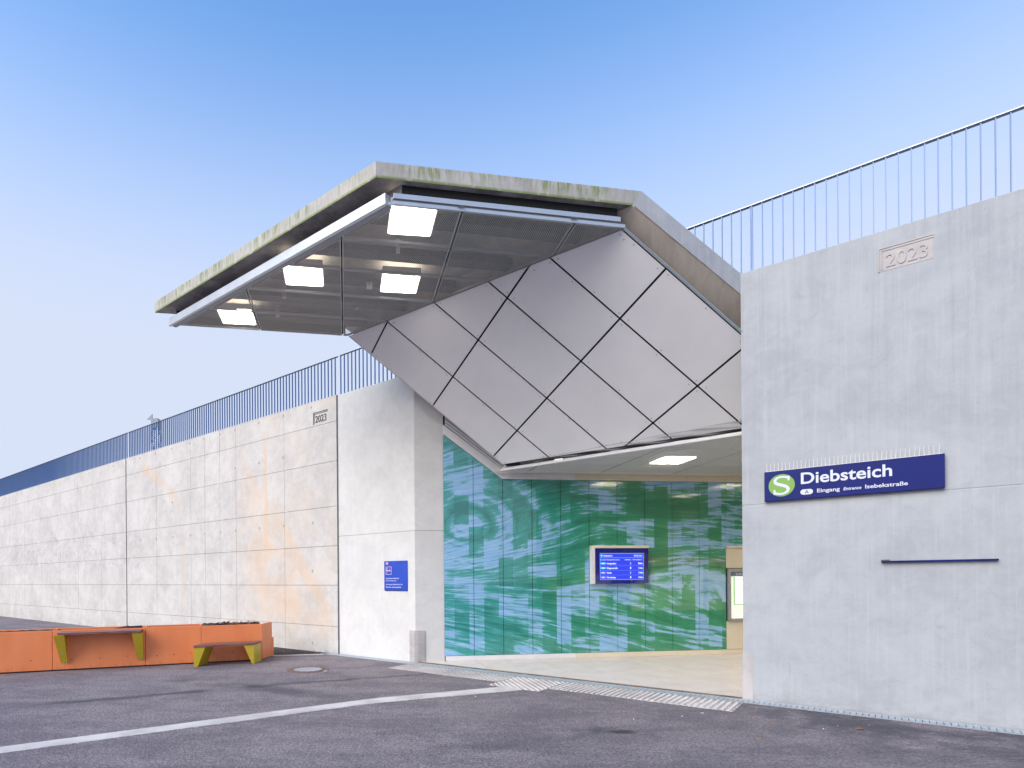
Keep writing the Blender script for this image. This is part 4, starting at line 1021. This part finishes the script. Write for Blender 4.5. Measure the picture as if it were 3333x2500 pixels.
MB().prism([G(3.875+.022*math.cos(2*math.pi*i/24), pt, 2.145+.022*math.sin(2*math.pi*i/24)) for i in range(24)], M*.001).build('screen_roundel', m_sg, ds)
write('S', ds, m_txt, G(3.864, pt+.0015, 2.131), E2, UP, M, .022, .028, bold=.04, depth=.0005, name='screen_text')
stext('Diebsteich', 3.915, 2.127, .19, .032); stext('07:26 Uhr', 4.585, 2.127, .185, .032)
stext('Ihre nächsten Verbindungen/Next Connections', 3.850, 2.050, .42, .014, bold=.03)
stext('Gleis/Platform', 4.375, 2.050, .14, .014, bold=.03); stext('Abfahrt in/Departure in', 4.548, 2.050, .21, .014, bold=.03)
for k, (nm, gl, mn, wd_, mt) in enumerate((('Neugraben', '2', '1', .205, m_tq), ('Elbgaustraße', '1', '2', .240, m_tq), ('Stade', '2', '5', .105, m_vi), ('Pinneberg', '1', '8', .190, m_vi))):
    zb = 1.965-.0965*k
    srect(3.868, zb-.004, 3.942, zb+.038, mt, 'line_badge'); 
    for a_ in (3.868, 3.942):
        MB().prism([G(a_+.021*math.cos(2*math.pi*i/16), pt, zb+.017+.021*math.sin(2*math.pi*i/16)) for i in range(16)], M*.0009).build('line_badge', mt, ds)
    write('S3', ds, m_txt, G(3.878, pt+.0015, zb+.004), E2, UP, M, .055, .026, bold=.02, depth=.0005, name='screen_text') if k != 1 else write('S5', ds, m_txt, G(3.878, pt+.0015, zb+.004), E2, UP, M, .055, .026, bold=.02, depth=.0005, name='screen_text')
    stext(nm, 3.985, zb, wd_, .034); stext(gl, 4.495, zb, .024, .036); stext(mn, 4.680, zb, .024, .036); stext('Min', 4.718, zb, .062, .030)
    if k < 3: srect(3.855, zb-.034, 4.78, zb-.030, m_scl)

# ================================================================== SHOWCASE WITH NOTICE
sh = empty('notice_showcase', G(7.4, .08, .73), 'lit grey-framed showcase headed Information on the beige bay', 'showcase')
a0, a1, b0, b1, pw = 6.764, 8.5, .727, 1.86, .06
MB().pp(G(a0, .013, b0), E2*.055, M*pw, UP*(b1-b0)).build('frame', m_galv, sh, bevel=.004)
MB().pp(G(a1-.055, .013, b0), E2*.055, M*pw, UP*(b1-b0)).build('frame', m_galv, sh, bevel=.004)
MB().pp(G(a0+.056, .013, b0), E2*(a1-a0-.112), M*pw, UP*.06).build('frame', m_galv, sh, bevel=.004)
MB().pp(G(a0+.056, .013, b1-.065), E2*(a1-a0-.112), M*pw, UP*.065).build('frame', m_galv, sh, bevel=.004)
m_case = glow('showcase_backlight', (1.0, 0.97, 0.86), 0.15, (0.7, 0.7, 0.65)); m_pap = glow('paper_lit', (0.95, 1.0, 0.92), 0.20, (0.8, 0.8, 0.8)); m_edge = glow('green_paper_edge', (0.20, 0.60, 0.12), 0.3)
MB().pp(G(a0+.056, .014, b0+.061), E2*(a1-a0-.113), M*.02, UP*(b1-b0-.127)).build('backlight', m_case, sh)
MB().pp(G(a0+.058, .0345, 1.695), E2*(a1-a0-.117), M*.006, UP*.098).build('header', plain('header_blue_grey', (.16, .20, .34), .3), sh)
write('Information', sh, m_letter, G(6.965, .041, 1.715), E2, UP, M, .52, .062, bold=.01)
MB().pp(G(6.93, .0345, 1.095), E2*.62, M*.006, UP*.59).build('notice_sheet', m_pap, sh)
MB().pp(G(6.905, .0345, 1.095), E2*.024, M*.005, UP*.59).build('sheet_edge', m_edge, sh)
MB().pp(G(6.905, .0345, 1.078), E2*.645, M*.005, UP*.016).build('sheet_edge', m_edge, sh)
write('Unsere Hausordnung', sh, plain('ochre_print', (.45, .33, .10), .6), G(6.965, .041, 1.61), E2, UP, M, .45, .03)
for k in range(12):
    MB().pp(G(6.97, .041, 1.50-.03*k), E2*(.22 if k % 4 == 3 else .40), M*.0006, UP*.006).build('print_line', m_grey, sh)

# things on the opposite wall, seen only as reflections in the glass
ib = empty('information_board', R_(8.4, PW, 1), 'orange-headed information board on the inner right wall, mirrored in the glass', 'notice board')
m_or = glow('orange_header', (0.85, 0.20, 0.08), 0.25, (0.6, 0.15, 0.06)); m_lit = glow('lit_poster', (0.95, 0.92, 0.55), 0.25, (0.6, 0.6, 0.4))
for (x0_, x1_) in ((6.9, 7.35), (7.5, 9.1), (9.25, 10.2)):
    MB().pp(R_(x0_, PW+.02, 2.0), E2*(x1_-x0_), M*.03, UP*.26).build('header', m_or, ib)
    MB().pp(R_(x0_, PW+.02, .72), E2*(x1_-x0_), M*.03, UP*1.2).build('poster', m_lit, ib)
write('Information', ib, m_letter, R_(8.85, PW+.018, 2.07), -E2, UP, -M, .95, .12)
ps = empty('timetable_poster', R_(5.7, PW, 1), 'yellow timetable poster on the inner right wall, mirrored in the glass', 'poster')
MB().pp(R_(5.5, PW+.02, .95), E2*.62, M*.03, UP*.85).build('sheet', m_lit, ps)
MB().pp(R_(5.5, PW+.018, 1.75), E2*.62, M*.001, UP*.05).build('stripe', m_or, ps)
for k in range(6): MB().pp(R_(5.58, PW+.0185, 1.6-.09*k), E2*.4, M*.001, UP*.014).build('print_line', m_grey, ps)

# ================================================================== BARE TREES across the square (they show in the glass)
def bare_tree(x, y, h, seed, label):
    rr = random.Random(seed); root = empty('bare_tree', (x, y, 0), label, 'tree', 'bare trees across the square')
    tr = MB(); cr = MB()
    tr.tube((x, y, 0), (x, y, h*.3), .2, .15, 8)
    def grow(p, d, l, r, n):
        q = p + d*l; (tr if n > 4 else cr).tube(p, q, r, r*.7, 5 if n > 3 else 3)
        if n == 0: return
        for k in range(3 if n > 1 else 4):
            a = rr.uniform(0, 6.28); sp_ = rr.uniform(.3, .75); o__ = d.orthogonal().normalized(); o2 = d.cross(o__)
            nd_ = (d + (o__*math.cos(a)+o2*math.sin(a))*sp_ + UP*.12).normalized(); grow(q, nd_, l*rr.uniform(.62, .85), r*.62, n-1)
    grow(Vector((x, y, h*.28)), Vector((rr.uniform(-.1, .1), rr.uniform(-.1, .1), 1)).normalized(), h*.2, .14, 5)
    tr.build('trunk', m_bark, root); cr.build('crown', m_bark, root)
for i, (x, y, h, lb) in enumerate(((-2.5, -20, 9.5, 'tallest bare tree across the square, mirrored in the glass'), (1.5, -24, 10.5, 'bare tree across the square behind the tallest one'),
                                   (5.0, -21, 8.5, 'bare tree across the square at the right of the group'), (-7, -25, 11, 'bare tree across the square at the left of the group'))):
    bare_tree(x, y, h, 11+i, lb)
